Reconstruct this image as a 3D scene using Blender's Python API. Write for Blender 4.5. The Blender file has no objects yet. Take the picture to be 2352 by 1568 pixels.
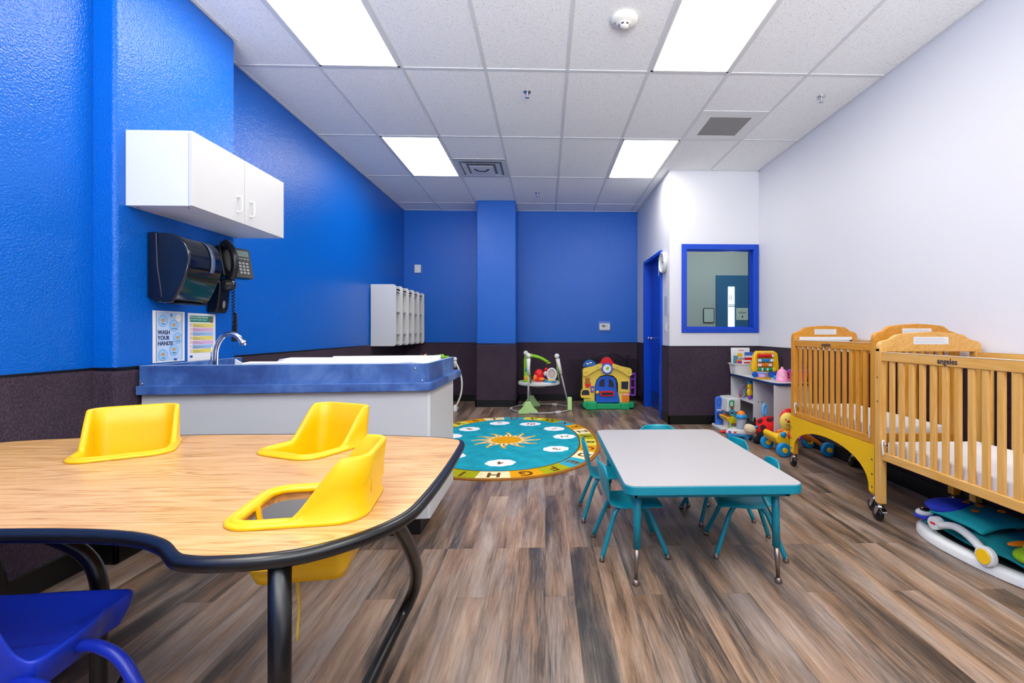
import bpy, bmesh, math, random
from mathutils import Vector, Matrix, Euler
random.seed(7)
PI = math.pi
SC = bpy.context.scene
COL = SC.collection
# ---------------------------------------------------------------- camera, world, exposure
EYE = 1.12
cam_data = bpy.data.cameras.new('camera')
cam_data.sensor_width = 36.0
cam_data.lens = 1080.0 / 2352 * 36
cam_data.shift_x = -(1285 - 1176) / 2352.0
cam_data.shift_y = -(784 - 761) / 2352.0
cam_data.clip_start = 0.05
cam = bpy.data.objects.new('camera', cam_data)
cam.location = (0, 0, EYE)
cam.rotation_euler = (PI / 2, 0, -0.030)
COL.objects.link(cam)
SC.camera = cam
world = bpy.data.worlds.new('world')
SC.world = world
world.use_nodes = True
world.node_tree.nodes['Background'].inputs[0].default_value = (0.8, 0.88, 1.0, 1)
world.node_tree.nodes['Background'].inputs[1].default_value = 0.6
SC.view_settings.view_transform = 'Standard'
SC.view_settings.look = 'None'
SC.view_settings.gamma = 1.0
SC.view_settings.use_curve_mapping = False
SC.view_settings.exposure = 0.0
LIGHT = 14.2          # emission of the ceiling panels
FILL = 430.0           # added fill light behind the viewer, brightens the ceiling, in watts
CEIL = 3.07

# ---------------------------------------------------------------- helpers
def lin(c):
    if isinstance(c, str):
        c = [int(c[i:i + 2], 16) / 255 for i in (0, 2, 4)]
    return tuple((v / 12.92 if v <= 0.04045 else ((v + 0.055) / 1.055) ** 2.4) for v in c)

def N(nt, kind, **kw):
    n = nt.nodes.new(kind)
    for k, v in kw.items():
        if k.startswith('i_'):
            key = k[2:].replace('_', ' ')
            n.inputs[key].default_value = v
        else:
            setattr(n, k, v)
    return n

def ramp(nt, stops, interp='LINEAR'):
    r = nt.nodes.new('ShaderNodeValToRGB')
    r.color_ramp.interpolation = interp
    e = r.color_ramp.elements
    while len(e) < len(stops):
        e.new(0.5)
    for el, (p, c) in zip(e, stops):
        el.position = p
        c = lin(c) if isinstance(c, str) else c
        el.color = (c[0], c[1], c[2], 1)
    return r

_M = {}
def mat(name, c, rough=0.45, metal=0.0, bump=0.0, bscale=60.0, bdist=0.002, vary=0.0, vscale=8.0, coat=0.0, trans=0.0, spec=0.5, stretch=None, alpha=1.0, ior=1.45, emit=None, estr=0.0):
    """procedural material: base colour with optional noise variation and bump"""
    if name in _M:
        return _M[name]
    m = bpy.data.materials.new(name)
    m.use_nodes = True
    nt = m.node_tree
    b = nt.nodes['Principled BSDF']
    L = nt.links.new
    c = lin(c) if isinstance(c, str) else c
    b.inputs['Base Color'].default_value = (c[0], c[1], c[2], 1)
    b.inputs['Roughness'].default_value = rough
    b.inputs['Metallic'].default_value = metal
    b.inputs['Coat Weight'].default_value = coat
    b.inputs['Coat Roughness'].default_value = 0.1
    b.inputs['Transmission Weight'].default_value = trans
    b.inputs['Specular IOR Level'].default_value = spec
    b.inputs['IOR'].default_value = ior
    b.inputs['Alpha'].default_value = alpha
    if emit is not None:
        e = lin(emit) if isinstance(emit, str) else emit
        b.inputs['Emission Color'].default_value = (e[0], e[1], e[2], 1)
        b.inputs['Emission Strength'].default_value = estr
    tc = N(nt, 'ShaderNodeTexCoord')
    mp = N(nt, 'ShaderNodeMapping')
    if stretch:
        mp.inputs['Scale'].default_value = stretch
    L(tc.outputs['Object'], mp.inputs['Vector'])
    if vary > 0:
        n = N(nt, 'ShaderNodeTexNoise', i_Scale=vscale, i_Detail=4.0)
        L(mp.outputs[0], n.inputs['Vector'])
        r = ramp(nt, [(0.3, tuple(v * (1 - vary) for v in c)), (0.7, tuple(min(1, v * (1 + vary)) for v in c))])
        L(n.outputs['Fac'], r.inputs[0])
        L(r.outputs[0], b.inputs['Base Color'])
    if bump > 0:
        n = N(nt, 'ShaderNodeTexNoise', i_Scale=bscale, i_Detail=2.0)
        L(mp.outputs[0], n.inputs['Vector'])
        bp = N(nt, 'ShaderNodeBump', i_Strength=bump, i_Distance=bdist)
        L(n.outputs['Fac'], bp.inputs['Height'])
        L(bp.outputs[0], b.inputs['Normal'])
    _M[name] = m
    return m

class B:
    """collects shapes into ONE mesh object"""
    def __init__(self):
        self.bm = bmesh.new()
        self.mi = 0
    def _tag(self, fs, smooth=False):
        for f in fs:
            f.material_index = self.mi
            f.smooth = smooth
    def box(self, x0, x1, y0, y1, z0, z1, M=None):
        vs = [self.bm.verts.new((x, y, z)) for x in (x0, x1) for y in (y0, y1) for z in (z0, z1)]
        if M is not None:
            for v in vs: v.co = M @ v.co
        idx = [(0, 1, 3, 2), (4, 6, 7, 5), (0, 4, 5, 1), (2, 3, 7, 6), (0, 2, 6, 4), (1, 5, 7, 3)]
        self._tag([self.bm.faces.new([vs[i] for i in q]) for q in idx])
        return self
    def quad(self, pts):
        self._tag([self.bm.faces.new([self.bm.verts.new(p) for p in pts])])
        return self
    def prism(self, pts, a, b, axis='z', smooth=False, M=None):
        def P(p, t):
            v = {'z': (p[0], p[1], t), 'y': (p[0], t, p[1]), 'x': (t, p[0], p[1])}[axis]
            v = Vector(v)
            return M @ v if M is not None else v
        A = [self.bm.verts.new(P(p, a)) for p in pts]
        C = [self.bm.verts.new(P(p, b)) for p in pts]
        n = len(pts)
        fs = [self.bm.faces.new(A), self.bm.faces.new(C)]
        self._tag(fs)
        self._tag([self.bm.faces.new((A[i], A[(i + 1) % n], C[(i + 1) % n], C[i])) for i in range(n)], smooth)
        return self
    def tube(self, path, r, seg=10, closed=False, caps=True, flat=1.0):
        path = [Vector(p) for p in path]
        n = len(path)
        rr = r if isinstance(r, (list, tuple)) else [r] * n
        rings = []
        prev = None
        for i, p in enumerate(path):
            if closed:
                t = path[(i + 1) % n] - path[i - 1]
            else:
                t = path[min(i + 1, n - 1)] - path[max(i - 1, 0)]
            if t.length < 1e-9: t = Vector((0, 0, 1))
            t.normalize()
            if prev is None:
                up = Vector((0, 0, 1)) if abs(t.z) < 0.9 else Vector((0, 1, 0))
                u = t.cross(up).normalized()
            else:
                u = prev - t * prev.dot(t)
                u = u.normalized() if u.length > 1e-6 else t.orthogonal().normalized()
            prev = u
            w = t.cross(u)
            rings.append([self.bm.verts.new(p + (u * math.cos(2 * PI * k / seg) + w * math.sin(2 * PI * k / seg) * flat) * rr[i]) for k in range(seg)])
        fs = []
        m = n if closed else n - 1
        for i in range(m):
            a, b = rings[i], rings[(i + 1) % n]
            for k in range(seg):
                fs.append(self.bm.faces.new((a[k], a[(k + 1) % seg], b[(k + 1) % seg], b[k])))
        self._tag(fs, True)
        if caps and not closed:
            self._tag([self.bm.faces.new(rings[0]), self.bm.faces.new(rings[-1])])
        return self
    def lathe(self, prof, c=(0, 0, 0), seg=24, M=None, cap=True):
        """prof: (r, z) pairs about the z axis through c"""
        c = Vector(c)
        rings = []
        for r, z in prof:
            ring = []
            for k in range(seg):
                v = Vector((max(r, 1e-5) * math.cos(2 * PI * k / seg), max(r, 1e-5) * math.sin(2 * PI * k / seg), z))
                if M is not None: v = M @ v
                ring.append(self.bm.verts.new(v + c))
            rings.append(ring)
        fs = []
        for a, b in zip(rings, rings[1:]):
            for k in range(seg):
                fs.append(self.bm.faces.new((a[k], a[(k + 1) % seg], b[(k + 1) % seg], b[k])))
        self._tag(fs, True)
        if cap:
            self._tag([self.bm.faces.new(rings[0]), self.bm.faces.new(rings[-1])])
        return self
    def ball(self, c, r, M=None, seg=16):
        r = r if isinstance(r, (list, tuple)) else (r, r, r)
        T = Matrix.Translation(Vector(c)) @ (M if M is not None else Matrix()) @ Matrix.Diagonal((r[0], r[1], r[2], 1))
        k = bmesh.ops.create_uvsphere(self.bm, u_segments=seg, v_segments=max(6, seg // 2 + 2), radius=1.0, matrix=T)
        self._tag({f for v in k['verts'] for f in v.link_faces}, True)
        return self
    def disc(self, c, r, axis='z', h=0.004, seg=24):
        M = {'z': Matrix(), 'y': Matrix.Rotation(PI / 2, 4, 'X'), 'x': Matrix.Rotation(PI / 2, 4, 'Y')}[axis]
        return self.lathe([(r, -h / 2), (r, h / 2)], c, seg, M)
    def grid(self, rows, closed_u=False, smooth=True):
        V = [[self.bm.verts.new(p) for p in row] for row in rows]
        fs = []
        for a, b in zip(V, V[1:]):
            n = len(a)
            for k in range(n if closed_u else n - 1):
                fs.append(self.bm.faces.new((a[k], a[(k + 1) % n], b[(k + 1) % n], b[k])))
        self._tag(fs, smooth)
        return V
    def xf(self, M):
        bmesh.ops.transform(self.bm, matrix=M, verts=self.bm.verts)
        return self
    def out(self, name, mats, parent=None, bev=0.0, bseg=2, sub=0, solid=0.0, loc=None, rot=None, auto=None):
        bm = self.bm
        bmesh.ops.recalc_face_normals(bm, faces=bm.faces)
        me = bpy.data.meshes.new(name)
        bm.to_mesh(me); bm.free()
        o = bpy.data.objects.new(name, me)
        COL.objects.link(o)
        for m in (mats if isinstance(mats, (list, tuple)) else [mats]):
            me.materials.append(m)
        if parent is not None: o.parent = parent
        if loc is not None: o.location = loc
        if rot is not None: o.rotation_euler = rot
        if solid:
            s = o.modifiers.new('solid', 'SOLIDIFY'); s.thickness = solid; s.offset = 0
        if bev:
            b = o.modifiers.new('bevel', 'BEVEL'); b.width = bev; b.segments = bseg; b.limit_method = 'ANGLE'; b.angle_limit = 0.7
            b.harden_normals = False
            for p in me.polygons: p.use_smooth = True
            w = o.modifiers.new('wn', 'WEIGHTED_NORMAL'); w.keep_sharp = False
        if sub:
            s = o.modifiers.new('sub', 'SUBSURF'); s.levels = sub; s.render_levels = sub
        return o

def tag(o, label=None, cat=None, group=None, kind=None):
    if label: o['label'] = label
    if cat: o['category'] = cat
    if group: o['group'] = group
    if kind: o['kind'] = kind
    return o
def thing(name, label, cat, loc=(0, 0, 0), rz=0.0, group=None, rot=None):
    o = bpy.data.objects.new(name, None)
    o.empty_display_size = 0.05
    COL.objects.link(o)
    o.location = loc
    o.rotation_euler = rot if rot else (0, 0, rz)
    return tag(o, label, cat, group)
def struct(o):
    o['kind'] = 'structure'
    return o
def copy_tree(o, parent=None):
    kids = list(o.children)
    c = o.copy(); COL.objects.link(c); c.parent = parent
    for ch in kids: copy_tree(ch, c)
    return c
def text(s, size, m, parent, loc, rot=(PI / 2, 0, 0), name='lettering', depth=0.0005, align='CENTER', bold=0.0, sx=1.0, label=None):
    cu = bpy.data.curves.new('t', 'FONT')
    cu.body = s; cu.size = size; cu.extrude = depth; cu.align_x = align; cu.align_y = 'CENTER'; cu.offset = bold
    t = bpy.data.objects.new('t', cu); COL.objects.link(t)
    bpy.context.view_layer.update()
    me = bpy.data.meshes.new_from_object(t.evaluated_get(bpy.context.evaluated_depsgraph_get()))
    bpy.data.objects.remove(t)
    me.name = name
    me.materials.clear(); me.materials.append(m)
    o = bpy.data.objects.new(name, me); COL.objects.link(o)
    o.location = loc; o.rotation_euler = rot; o.scale = (sx, 1, 1)
    if parent is not None: o.parent = parent
    if label: o['label'] = label
    return o
def holed(name, outline, holes, z0, z1, mats, parent=None):
    """flat slab with real holes"""
    cu = bpy.data.curves.new('h', 'CURVE'); cu.dimensions = '2D'; cu.fill_mode = 'BOTH'; cu.extrude = (z1 - z0) / 2
    for loop in [outline] + holes:
        sp = cu.splines.new('POLY'); sp.points.add(len(loop) - 1)
        for p, q in zip(sp.points, loop): p.co = (q[0], q[1], 0, 1)
        sp.use_cyclic_u = True
    t = bpy.data.objects.new('h', cu); COL.objects.link(t)
    bpy.context.view_layer.update()
    me = bpy.data.meshes.new_from_object(t.evaluated_get(bpy.context.evaluated_depsgraph_get()))
    bpy.data.objects.remove(t)
    me.materials.clear()
    for m in mats: me.materials.append(m)
    for v in me.vertices: v.co.z += (z0 + z1) / 2
    me.name = name
    o = bpy.data.objects.new(name, me); COL.objects.link(o)
    if parent is not None: o.parent = parent
    return o
def arc(cx, cy, r, a0, a1, n=8):
    return [(cx + r * math.cos(math.radians(a0 + (a1 - a0) * i / n)), cy + r * math.sin(math.radians(a0 + (a1 - a0) * i / n))) for i in range(n + 1)]
def rrect(x0, x1, y0, y1, r, n=6):
    return arc(x1 - r, y0 + r, r, -90, 0, n) + arc(x1 - r, y1 - r, r, 0, 90, n) + arc(x0 + r, y1 - r, r, 90, 180, n) + arc(x0 + r, y0 + r, r, 180, 270, n)
def smooth_path(pts, n=6, closed=False):
    """Catmull-Rom through the points"""
    P = [Vector(p) for p in pts]
    out = []
    m = len(P)
    rng = range(m) if closed else range(m - 1)
    for i in rng:
        if closed:
            p0, p1, p2, p3 = P[i - 1], P[i], P[(i + 1) % m], P[(i + 2) % m]
        else:
            p0, p1, p2, p3 = P[max(i - 1, 0)], P[i], P[i + 1], P[min(i + 2, m - 1)]
        for k in range(n):
            t = k / n
            out.append(0.5 * ((2 * p1) + (p2 - p0) * t + (2 * p0 - 5 * p1 + 4 * p2 - p3) * t * t + (3 * p1 - p0 - 3 * p2 + p3) * t ** 3))
    if not closed: out.append(P[-1])
    return out

# ---------------------------------------------------------------- materials
def floor_material():
    m = bpy.data.materials.new('plank_floor'); m.use_nodes = True
    nt = m.node_tree; L = nt.links.new; b = nt.nodes['Principled BSDF']
    tc = N(nt, 'ShaderNodeTexCoord')
    sp = N(nt, 'ShaderNodeSeparateXYZ'); L(tc.outputs['Object'], sp.inputs[0])
    cb = N(nt, 'ShaderNodeCombineXYZ'); L(sp.outputs['Y'], cb.inputs['X']); L(sp.outputs['X'], cb.inputs['Y'])
    br = N(nt, 'ShaderNodeTexBrick', offset=0.37, offset_frequency=3)
    br.inputs['Scale'].default_value = 1.0
    br.inputs['Color1'].default_value = (0, 0, 0, 1); br.inputs['Color2'].default_value = (1, 1, 1, 1)
    br.inputs['Mortar'].default_value = (0.5, 0.5, 0.5, 1)
    br.inputs['Mortar Size'].default_value = 0.0006; br.inputs['Mortar Smooth'].default_value = 0.1
    br.inputs['Brick Width'].default_value = 1.22; br.inputs['Row Height'].default_value = 0.125
    L(cb.outputs[0], br.inputs['Vector'])
    # broad streaks running along each plank, offset per plank
    sc = N(nt, 'ShaderNodeVectorMath', operation='MULTIPLY'); sc.inputs[1].default_value = (8.5, 0.95, 1)
    L(tc.outputs['Object'], sc.inputs[0])
    w = N(nt, 'ShaderNodeMath', operation='MULTIPLY'); w.inputs[1].default_value = 37.0; L(br.outputs['Color'], w.inputs[0])
    n1 = N(nt, 'ShaderNodeTexNoise', noise_dimensions='4D', i_Scale=1.0, i_Detail=6.0, i_Roughness=0.6, i_Distortion=0.7)
    L(sc.outputs[0], n1.inputs['Vector']); L(w.outputs[0], n1.inputs['W'])
    ad = N(nt, 'ShaderNodeMath', operation='MULTIPLY_ADD'); ad.inputs[1].default_value = 0.12; ad.inputs[2].default_value = -0.06
    L(br.outputs['Color'], ad.inputs[0])
    s1 = N(nt, 'ShaderNodeMath', operation='ADD'); L(n1.outputs['Fac'], s1.inputs[0]); L(ad.outputs[0], s1.inputs[1])
    # fine grain
    sc2 = N(nt, 'ShaderNodeVectorMath', operation='MULTIPLY'); sc2.inputs[1].default_value = (110.0, 5.0, 1)
    L(tc.outputs['Object'], sc2.inputs[0])
    n2 = N(nt, 'ShaderNodeTexNoise', i_Scale=1.0, i_Detail=4.0, i_Roughness=0.7, i_Distortion=0.8); L(sc2.outputs[0], n2.inputs['Vector'])
    s2 = N(nt, 'ShaderNodeMath', operation='MULTIPLY_ADD'); s2.inputs[1].default_value = 0.42; s2.inputs[2].default_value = -0.21
    L(n2.outputs['Fac'], s2.inputs[0])
    s3 = N(nt, 'ShaderNodeMath', operation='ADD'); L(s1.outputs[0], s3.inputs[0]); L(s2.outputs[0], s3.inputs[1])
    r = ramp(nt, [(0.28, '2c2420'), (0.39, '504136'), (0.49, '7a604a'), (0.60, '967963'), (0.76, 'b39b82')])
    L(s3.outputs[0], r.inputs[0])
    # cool grey patches against the warm brown
    n3 = N(nt, 'ShaderNodeTexNoise', noise_dimensions='4D', i_Scale=1.0, i_Detail=3.0)
    sc3 = N(nt, 'ShaderNodeVectorMath', operation='MULTIPLY'); sc3.inputs[1].default_value = (9.0, 1.6, 1)
    L(tc.outputs['Object'], sc3.inputs[0]); L(sc3.outputs[0], n3.inputs['Vector'])
    w3 = N(nt, 'ShaderNodeMath', operation='MULTIPLY'); w3.inputs[1].default_value = 91.0; L(br.outputs['Color'], w3.inputs[0]); L(w3.outputs[0], n3.inputs['W'])
    r3 = ramp(nt, [(0.42, (0, 0, 0)), (0.64, (0.6, 0.6, 0.6))]); L(n3.outputs['Fac'], r3.inputs[0])
    hs = N(nt, 'ShaderNodeHueSaturation', i_Saturation=0.30, i_Value=0.92); L(r.outputs[0], hs.inputs['Color'])
    mx = N(nt, 'ShaderNodeMix', data_type='RGBA'); L(r3.outputs[0], mx.inputs['Factor']); L(r.outputs[0], mx.inputs[6]); L(hs.outputs[0], mx.inputs[7])
    # plank seams
    mx2 = N(nt, 'ShaderNodeMix', data_type='RGBA'); mx2.inputs[7].default_value = (0.012, 0.009, 0.008, 1)
    sm = N(nt, 'ShaderNodeMath', operation='MULTIPLY'); sm.inputs[1].default_value = 0.75; L(br.outputs['Fac'], sm.inputs[0])
    L(sm.outputs[0], mx2.inputs['Factor']); L(mx.outputs[2], mx2.inputs[6])
    L(mx2.outputs[2], b.inputs['Base Color'])
    rr = N(nt, 'ShaderNodeMath', operation='MULTIPLY_ADD'); rr.inputs[1].default_value = 0.18; rr.inputs[2].default_value = 0.30
    L(n2.outputs['Fac'], rr.inputs[0]); L(rr.outputs[0], b.inputs['Roughness'])
    bp = N(nt, 'ShaderNodeBump', i_Strength=0.18, i_Distance=0.002); L(s3.outputs[0], bp.inputs['Height']); L(bp.outputs[0], b.inputs['Normal'])
    return m

def ceiling_material():
    m = bpy.data.materials.new('fissured_tile'); m.use_nodes = True
    nt = m.node_tree; L = nt.links.new; b = nt.nodes['Principled BSDF']
    tc = N(nt, 'ShaderNodeTexCoord')
    n = N(nt, 'ShaderNodeTexNoise', i_Scale=110.0, i_Detail=3.0, i_Roughness=0.6); L(tc.outputs['Object'], n.inputs['Vector'])
    r = ramp(nt, [(0.26, '989694'), (0.38, 'e9e9e8'), (0.52, 'f2f2f1')]); L(n.outputs['Fac'], r.inputs[0])
    L(r.outputs[0], b.inputs['Base Color'])
    b.inputs['Roughness'].default_value = 0.9
    bp = N(nt, 'ShaderNodeBump', i_Strength=0.3, i_Distance=0.002); L(n.outputs['Fac'], bp.inputs['Height']); L(bp.outputs[0], b.inputs['Normal'])
    return m

def wood_material(name, dark, mid, light, axis='x', rough=0.35, scale=1.0, coat=0.0):
    """straight wood grain running along the given axis"""
    m = bpy.data.materials.new(name); m.use_nodes = True
    nt = m.node_tree; L = nt.links.new; b = nt.nodes['Principled BSDF']
    tc = N(nt, 'ShaderNodeTexCoord')
    k = {'x': (1.2, 14, 14), 'y': (14, 1.2, 14), 'z': (14, 14, 1.2)}[axis]
    sc = N(nt, 'ShaderNodeVectorMath', operation='MULTIPLY'); sc.inputs[1].default_value = tuple(v * scale for v in k)
    L(tc.outputs['Object'], sc.inputs[0])
    n1 = N(nt, 'ShaderNodeTexNoise', i_Scale=1.0, i_Detail=3.0, i_Distortion=0.8); L(sc.outputs[0], n1.inputs['Vector'])
    mu = N(nt, 'ShaderNodeMath', operation='MULTIPLY'); mu.inputs[1].default_value = 9.0; L(n1.outputs['Fac'], mu.inputs[0])
    fr = N(nt, 'ShaderNodeMath', operation='PINGPONG'); fr.inputs[1].default_value = 0.5; L(mu.outputs[0], fr.inputs[0])
    sc2 = N(nt, 'ShaderNodeVectorMath', operation='MULTIPLY'); sc2.inputs[1].default_value = (12.0, 12.0, 12.0); L(sc.outputs[0], sc2.inputs[0])
    n2 = N(nt, 'ShaderNodeTexNoise', i_Scale=1.0, i_Detail=3.0, i_Roughness=0.7); L(sc2.outputs[0], n2.inputs['Vector'])
    a = N(nt, 'ShaderNodeMath', operation='MULTIPLY_ADD'); a.inputs[1].default_value = 1.0; L(fr.outputs[0], a.inputs[0])
    a2 = N(nt, 'ShaderNodeMath', operation='MULTIPLY'); a2.inputs[1].default_value = 0.5; L(n2.outputs['Fac'], a2.inputs[0]); L(a2.outputs[0], a.inputs[2])
    r = ramp(nt, [(0.12, dark), (0.36, mid), (0.85, light)]); L(a.outputs[0], r.inputs[0])
    L(r.outputs[0], b.inputs['Base Color'])
    b.inputs['Roughness'].default_value = rough
    b.inputs['Coat Weight'].default_value = coat
    bp = N(nt, 'ShaderNodeBump', i_Strength=0.05, i_Distance=0.001); L(n2.outputs['Fac'], bp.inputs['Height']); L(bp.outputs[0], b.inputs['Normal'])
    return m

def carpet_material():
    m = bpy.data.materials.new('ribbed_wall_carpet'); m.use_nodes = True
    nt = m.node_tree; L = nt.links.new; b = nt.nodes['Principled BSDF']
    tc = N(nt, 'ShaderNodeTexCoord')
    sc = N(nt, 'ShaderNodeVectorMath', operation='MULTIPLY'); sc.inputs[1].default_value = (230, 230, 90); L(tc.outputs['Object'], sc.inputs[0])
    n = N(nt, 'ShaderNodeTexNoise', i_Scale=1.0, i_Detail=2.0); L(sc.outputs[0], n.inputs['Vector'])
    n2 = N(nt, 'ShaderNodeTexNoise', i_Scale=3.0, i_Detail=3.0); L(tc.outputs['Object'], n2.inputs['Vector'])
    a = N(nt, 'ShaderNodeMath', operation='MULTIPLY_ADD'); a.inputs[1].default_value = 0.25; L(n2.outputs['Fac'], a.inputs[0]); L(n.outputs['Fac'], a.inputs[2])
    r = ramp(nt, [(0.35, '2c2430'), (0.62, '413542'), (0.90, '564954')]); L(a.outputs[0], r.inputs[0])
    L(r.outputs[0], b.inputs['Base Color'])
    b.inputs['Roughness'].default_value = 0.95; b.inputs['Specular IOR Level'].default_value = 0.15
    bp = N(nt, 'ShaderNodeBump', i_Strength=0.5, i_Distance=0.003); L(n.outputs['Fac'], bp.inputs['Height']); L(bp.outputs[0], b.inputs['Normal'])
    return m

def mottled(name, c1, c2, c3, scale=6.0, rough=0.35):
    m = bpy.data.materials.new(name); m.use_nodes = True
    nt = m.node_tree; L = nt.links.new; b = nt.nodes['Principled BSDF']
    tc = N(nt, 'ShaderNodeTexCoord')
    n = N(nt, 'ShaderNodeTexNoise', i_Scale=scale, i_Detail=6.0, i_Roughness=0.6, i_Distortion=0.4); L(tc.outputs['Object'], n.inputs['Vector'])
    r = ramp(nt, [(0.36, c1), (0.5, c2), (0.66, c3)]); L(n.outputs['Fac'], r.inputs[0])
    L(r.outputs[0], b.inputs['Base Color']); b.inputs['Roughness'].default_value = rough
    return m

M_FLOOR = floor_material()
M_CEIL = ceiling_material()
M_CARPET = carpet_material()
M_BLUEWALL = mat('blue_wall_paint', (0.0, 0.118, 0.56), rough=0.20, bump=0.9, bscale=115.0, bdist=0.0040, spec=0.42)
M_WHITEWALL = mat('white_wall_paint', 'e2e2e6', rough=0.5, bump=0.25, bscale=110.0)
M_BLUEPAINT = mat('blue_trim_paint', (0.0, 0.06, 0.56), rough=0.35, bump=0.05)
M_BASE = mat('black_rubber_base', '0c0d0e', rough=0.35)
M_TBAR = mat('ceiling_grid_metal', 'd6d6d8', rough=0.5)
M_WHITE = mat('white_laminate', 'd0d0d0', rough=0.35)
M_WPLAS = mat('white_plastic', 'dcdcda', rough=0.35)
M_GREYCAB = mat('pale_grey_laminate', 'c4c5c5', rough=0.4)
M_COUNTER = mottled('mottled_blue_laminate', '2c4a85', '3e64a4', '5f82ba', scale=5.0)
M_OAK = wood_material('oak_laminate', '96642c', 'c69458', 'd8ae78', 'x', rough=0.3, scale=0.9)
M_MAPLE = wood_material('maple', 'cf9343', 'daa453', 'e2b066', 'z', rough=0.35, scale=0.5)
M_MAPLEY = wood_material('maple_rail', 'cf9343', 'daa453', 'e2b066', 'y', rough=0.35, scale=0.5)
M_MAPLED = wood_material('honey_maple', 'c47f1e', 'd08c2a', 'da9a3a', 'z', rough=0.35, scale=0.5)
M_MAPLEDY = wood_material('honey_maple_rail', 'c47f1e', 'd08c2a', 'da9a3a', 'y', rough=0.35, scale=0.5)
M_BLACK = mat('black_plastic', '0b0b0d', rough=0.3)
M_BLACKM = mat('black_metal', '0a0a0b', rough=0.28, spec=0.6)
M_SMOKE = mat('smoked_plastic', '0a1220', rough=0.08, coat=0.6)
M_CHROME = mat('chrome', 'd8d8dc', rough=0.12, metal=1.0)
M_STEEL = mat('worn_steel', '8d8078', rough=0.35, metal=0.85)
M_YEL = mat('yellow_plastic', 'ecb800', rough=0.32)
M_TEAL = mat('teal_plastic', '0a93a5', rough=0.35)
M_TEALM = mat('teal_metal', '078094', rough=0.32)
M_TTOP = mat('grey_table_laminate', 'aaa6a4', rough=0.4)
M_GLASS = mat('clear_glass', 'e8f2f0', rough=0.0, trans=1.0, ior=1.05, spec=0.3)
M_ACRYL = mat('clear_acrylic', 'ffffff', rough=0.02, trans=1.0, ior=1.1)
M_RED = mat('red_plastic', 'e0141c', rough=0.35)
M_BLUE = mat('blue_plastic', '1d5fd0', rough=0.35)
M_SKY = mat('sky_blue_plastic', '1a90d0', rough=0.35)
M_LBLUE = mat('light_blue_plastic', '62b4ee', rough=0.3)
M_GREEN = mat('green_plastic', '12a566', rough=0.4)
M_LIME = mat('lime_plastic', '8fd224', rough=0.4)
M_PGREEN = mat('pale_green_plastic', 'b4dd8e', rough=0.4)
M_CREAM = mat('cream_plastic', 'e6e3da', rough=0.4)
M_TYEL = mat('soft_yellow_plastic', 'f0cf50', rough=0.4)
M_GOLD = mat('warm_yellow_plastic', 'f8c416', rough=0.35)
M_ORANGE = mat('orange_plastic', 'f58220', rough=0.4)
M_PURPLE = mat('purple_plastic', '8a3cc0', rough=0.35)
M_PINK = mat('pink_plastic', 'f7a2c8', rough=0.35)
M_HPINK = mat('hot_pink_plastic', 'e0408c', rough=0.35)
M_BROWN = mat('brown_plastic', '6a3a20', rough=0.5)
M_PAPER = mat('white_paper', 'eeeeee', rough=0.7)
M_INK = mat('dark_ink', '2a2a3a', rough=0.7)
M_GREYP = mat('grey_plastic', 'a8a8a4', rough=0.4)
M_SHEET = mat('white_sheet', 'f0f0f2', rough=0.7, bump=0.2, bscale=25)
M_PANEL = mat('light_diffuser', 'ffffff', rough=0.6, emit=(1.0, 0.962, 0.905), estr=LIGHT)
# ================================================================ THE ROOM
XL, XN, XP, XR = -2.265, -2.185, -2.08, 2.595       # far-left wall, near-left wall, pilaster face, right wall
YB, YF, XA = 7.62, 5.64, 1.50                        # back wall, window wall, alcove wall
YP0, YP1 = 2.34, 3.22                                # pilaster
YN = -2.6                                            # wall behind the camera
WZ = 0.935                                           # top of the carpeted wainscot
struct(B().box(-2.6, 4.8, YN - 0.3, 8.8, -0.1, 0).out('floor', M_FLOOR))
struct(B().box(-2.6, 4.8, YN - 0.3, 8.8, CEIL, CEIL + 0.1).out('ceiling', M_CEIL))
def wall(name, boxes, m, wains):
    o = B()
    for b in boxes: o.box(*b)
    o = struct(o.out(name, m))
    w = B()
    for b in wains: w.box(*b)
    w.out('wainscot', M_CARPET, o)
    t = B()
    for (x0, x1, y0, y1, z0, z1) in wains: t.box(x0 - .001, x1 + .001, y0 - .001, y1 + .001, z1 - .001, z1 + .010)
    t.out('wainscot_cap', M_BASE, o)
    return o
e = 0.012
wall('wall_left', [(-2.6, XN, YN, YP0, 0, CEIL), (-2.6, XL, YP1, YB + .2, 0, CEIL)], M_BLUEWALL,
     [(XN, XN + e, YN, YP0 - .001, 0, WZ), (XL, XL + e, YP1 + .001, YB, 0, WZ)])
pil = struct(B().box(-2.6, XP, YP0, YP1, 0, CEIL).out('wall_left_pilaster', M_BLUEWALL, bev=0.022, bseg=4))
B().box(-2.3, XP + e, YP0 - e, YP1 + e, 0, WZ).out('wainscot', M_CARPET, pil, bev=0.022, bseg=4)
B().box(-2.3, XP + e + .001, YP0 - e - .001, YP1 + e + .001, WZ, WZ + .010).out('wainscot_cap', M_BASE, pil)
wall('wall_back', [(-2.6, 1.8, YB, YB + .2, 0, CEIL)], M_BLUEWALL, [(XL + e, XA, YB - e, YB, 0, WZ)])
colm = struct(B().box(-1.02, -0.44, 7.02, YB + .05, 0, CEIL).out('wall_back_column', M_BLUEWALL, bev=0.012, bseg=3))
B().box(-1.032, -0.428, 7.008, YB, 0, WZ).out('wainscot', M_CARPET, colm, bev=0.03, bseg=4)
B().box(-1.033, -0.427, 7.007, YB, WZ, WZ + .010).out('wainscot_cap', M_BASE, colm)
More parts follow.
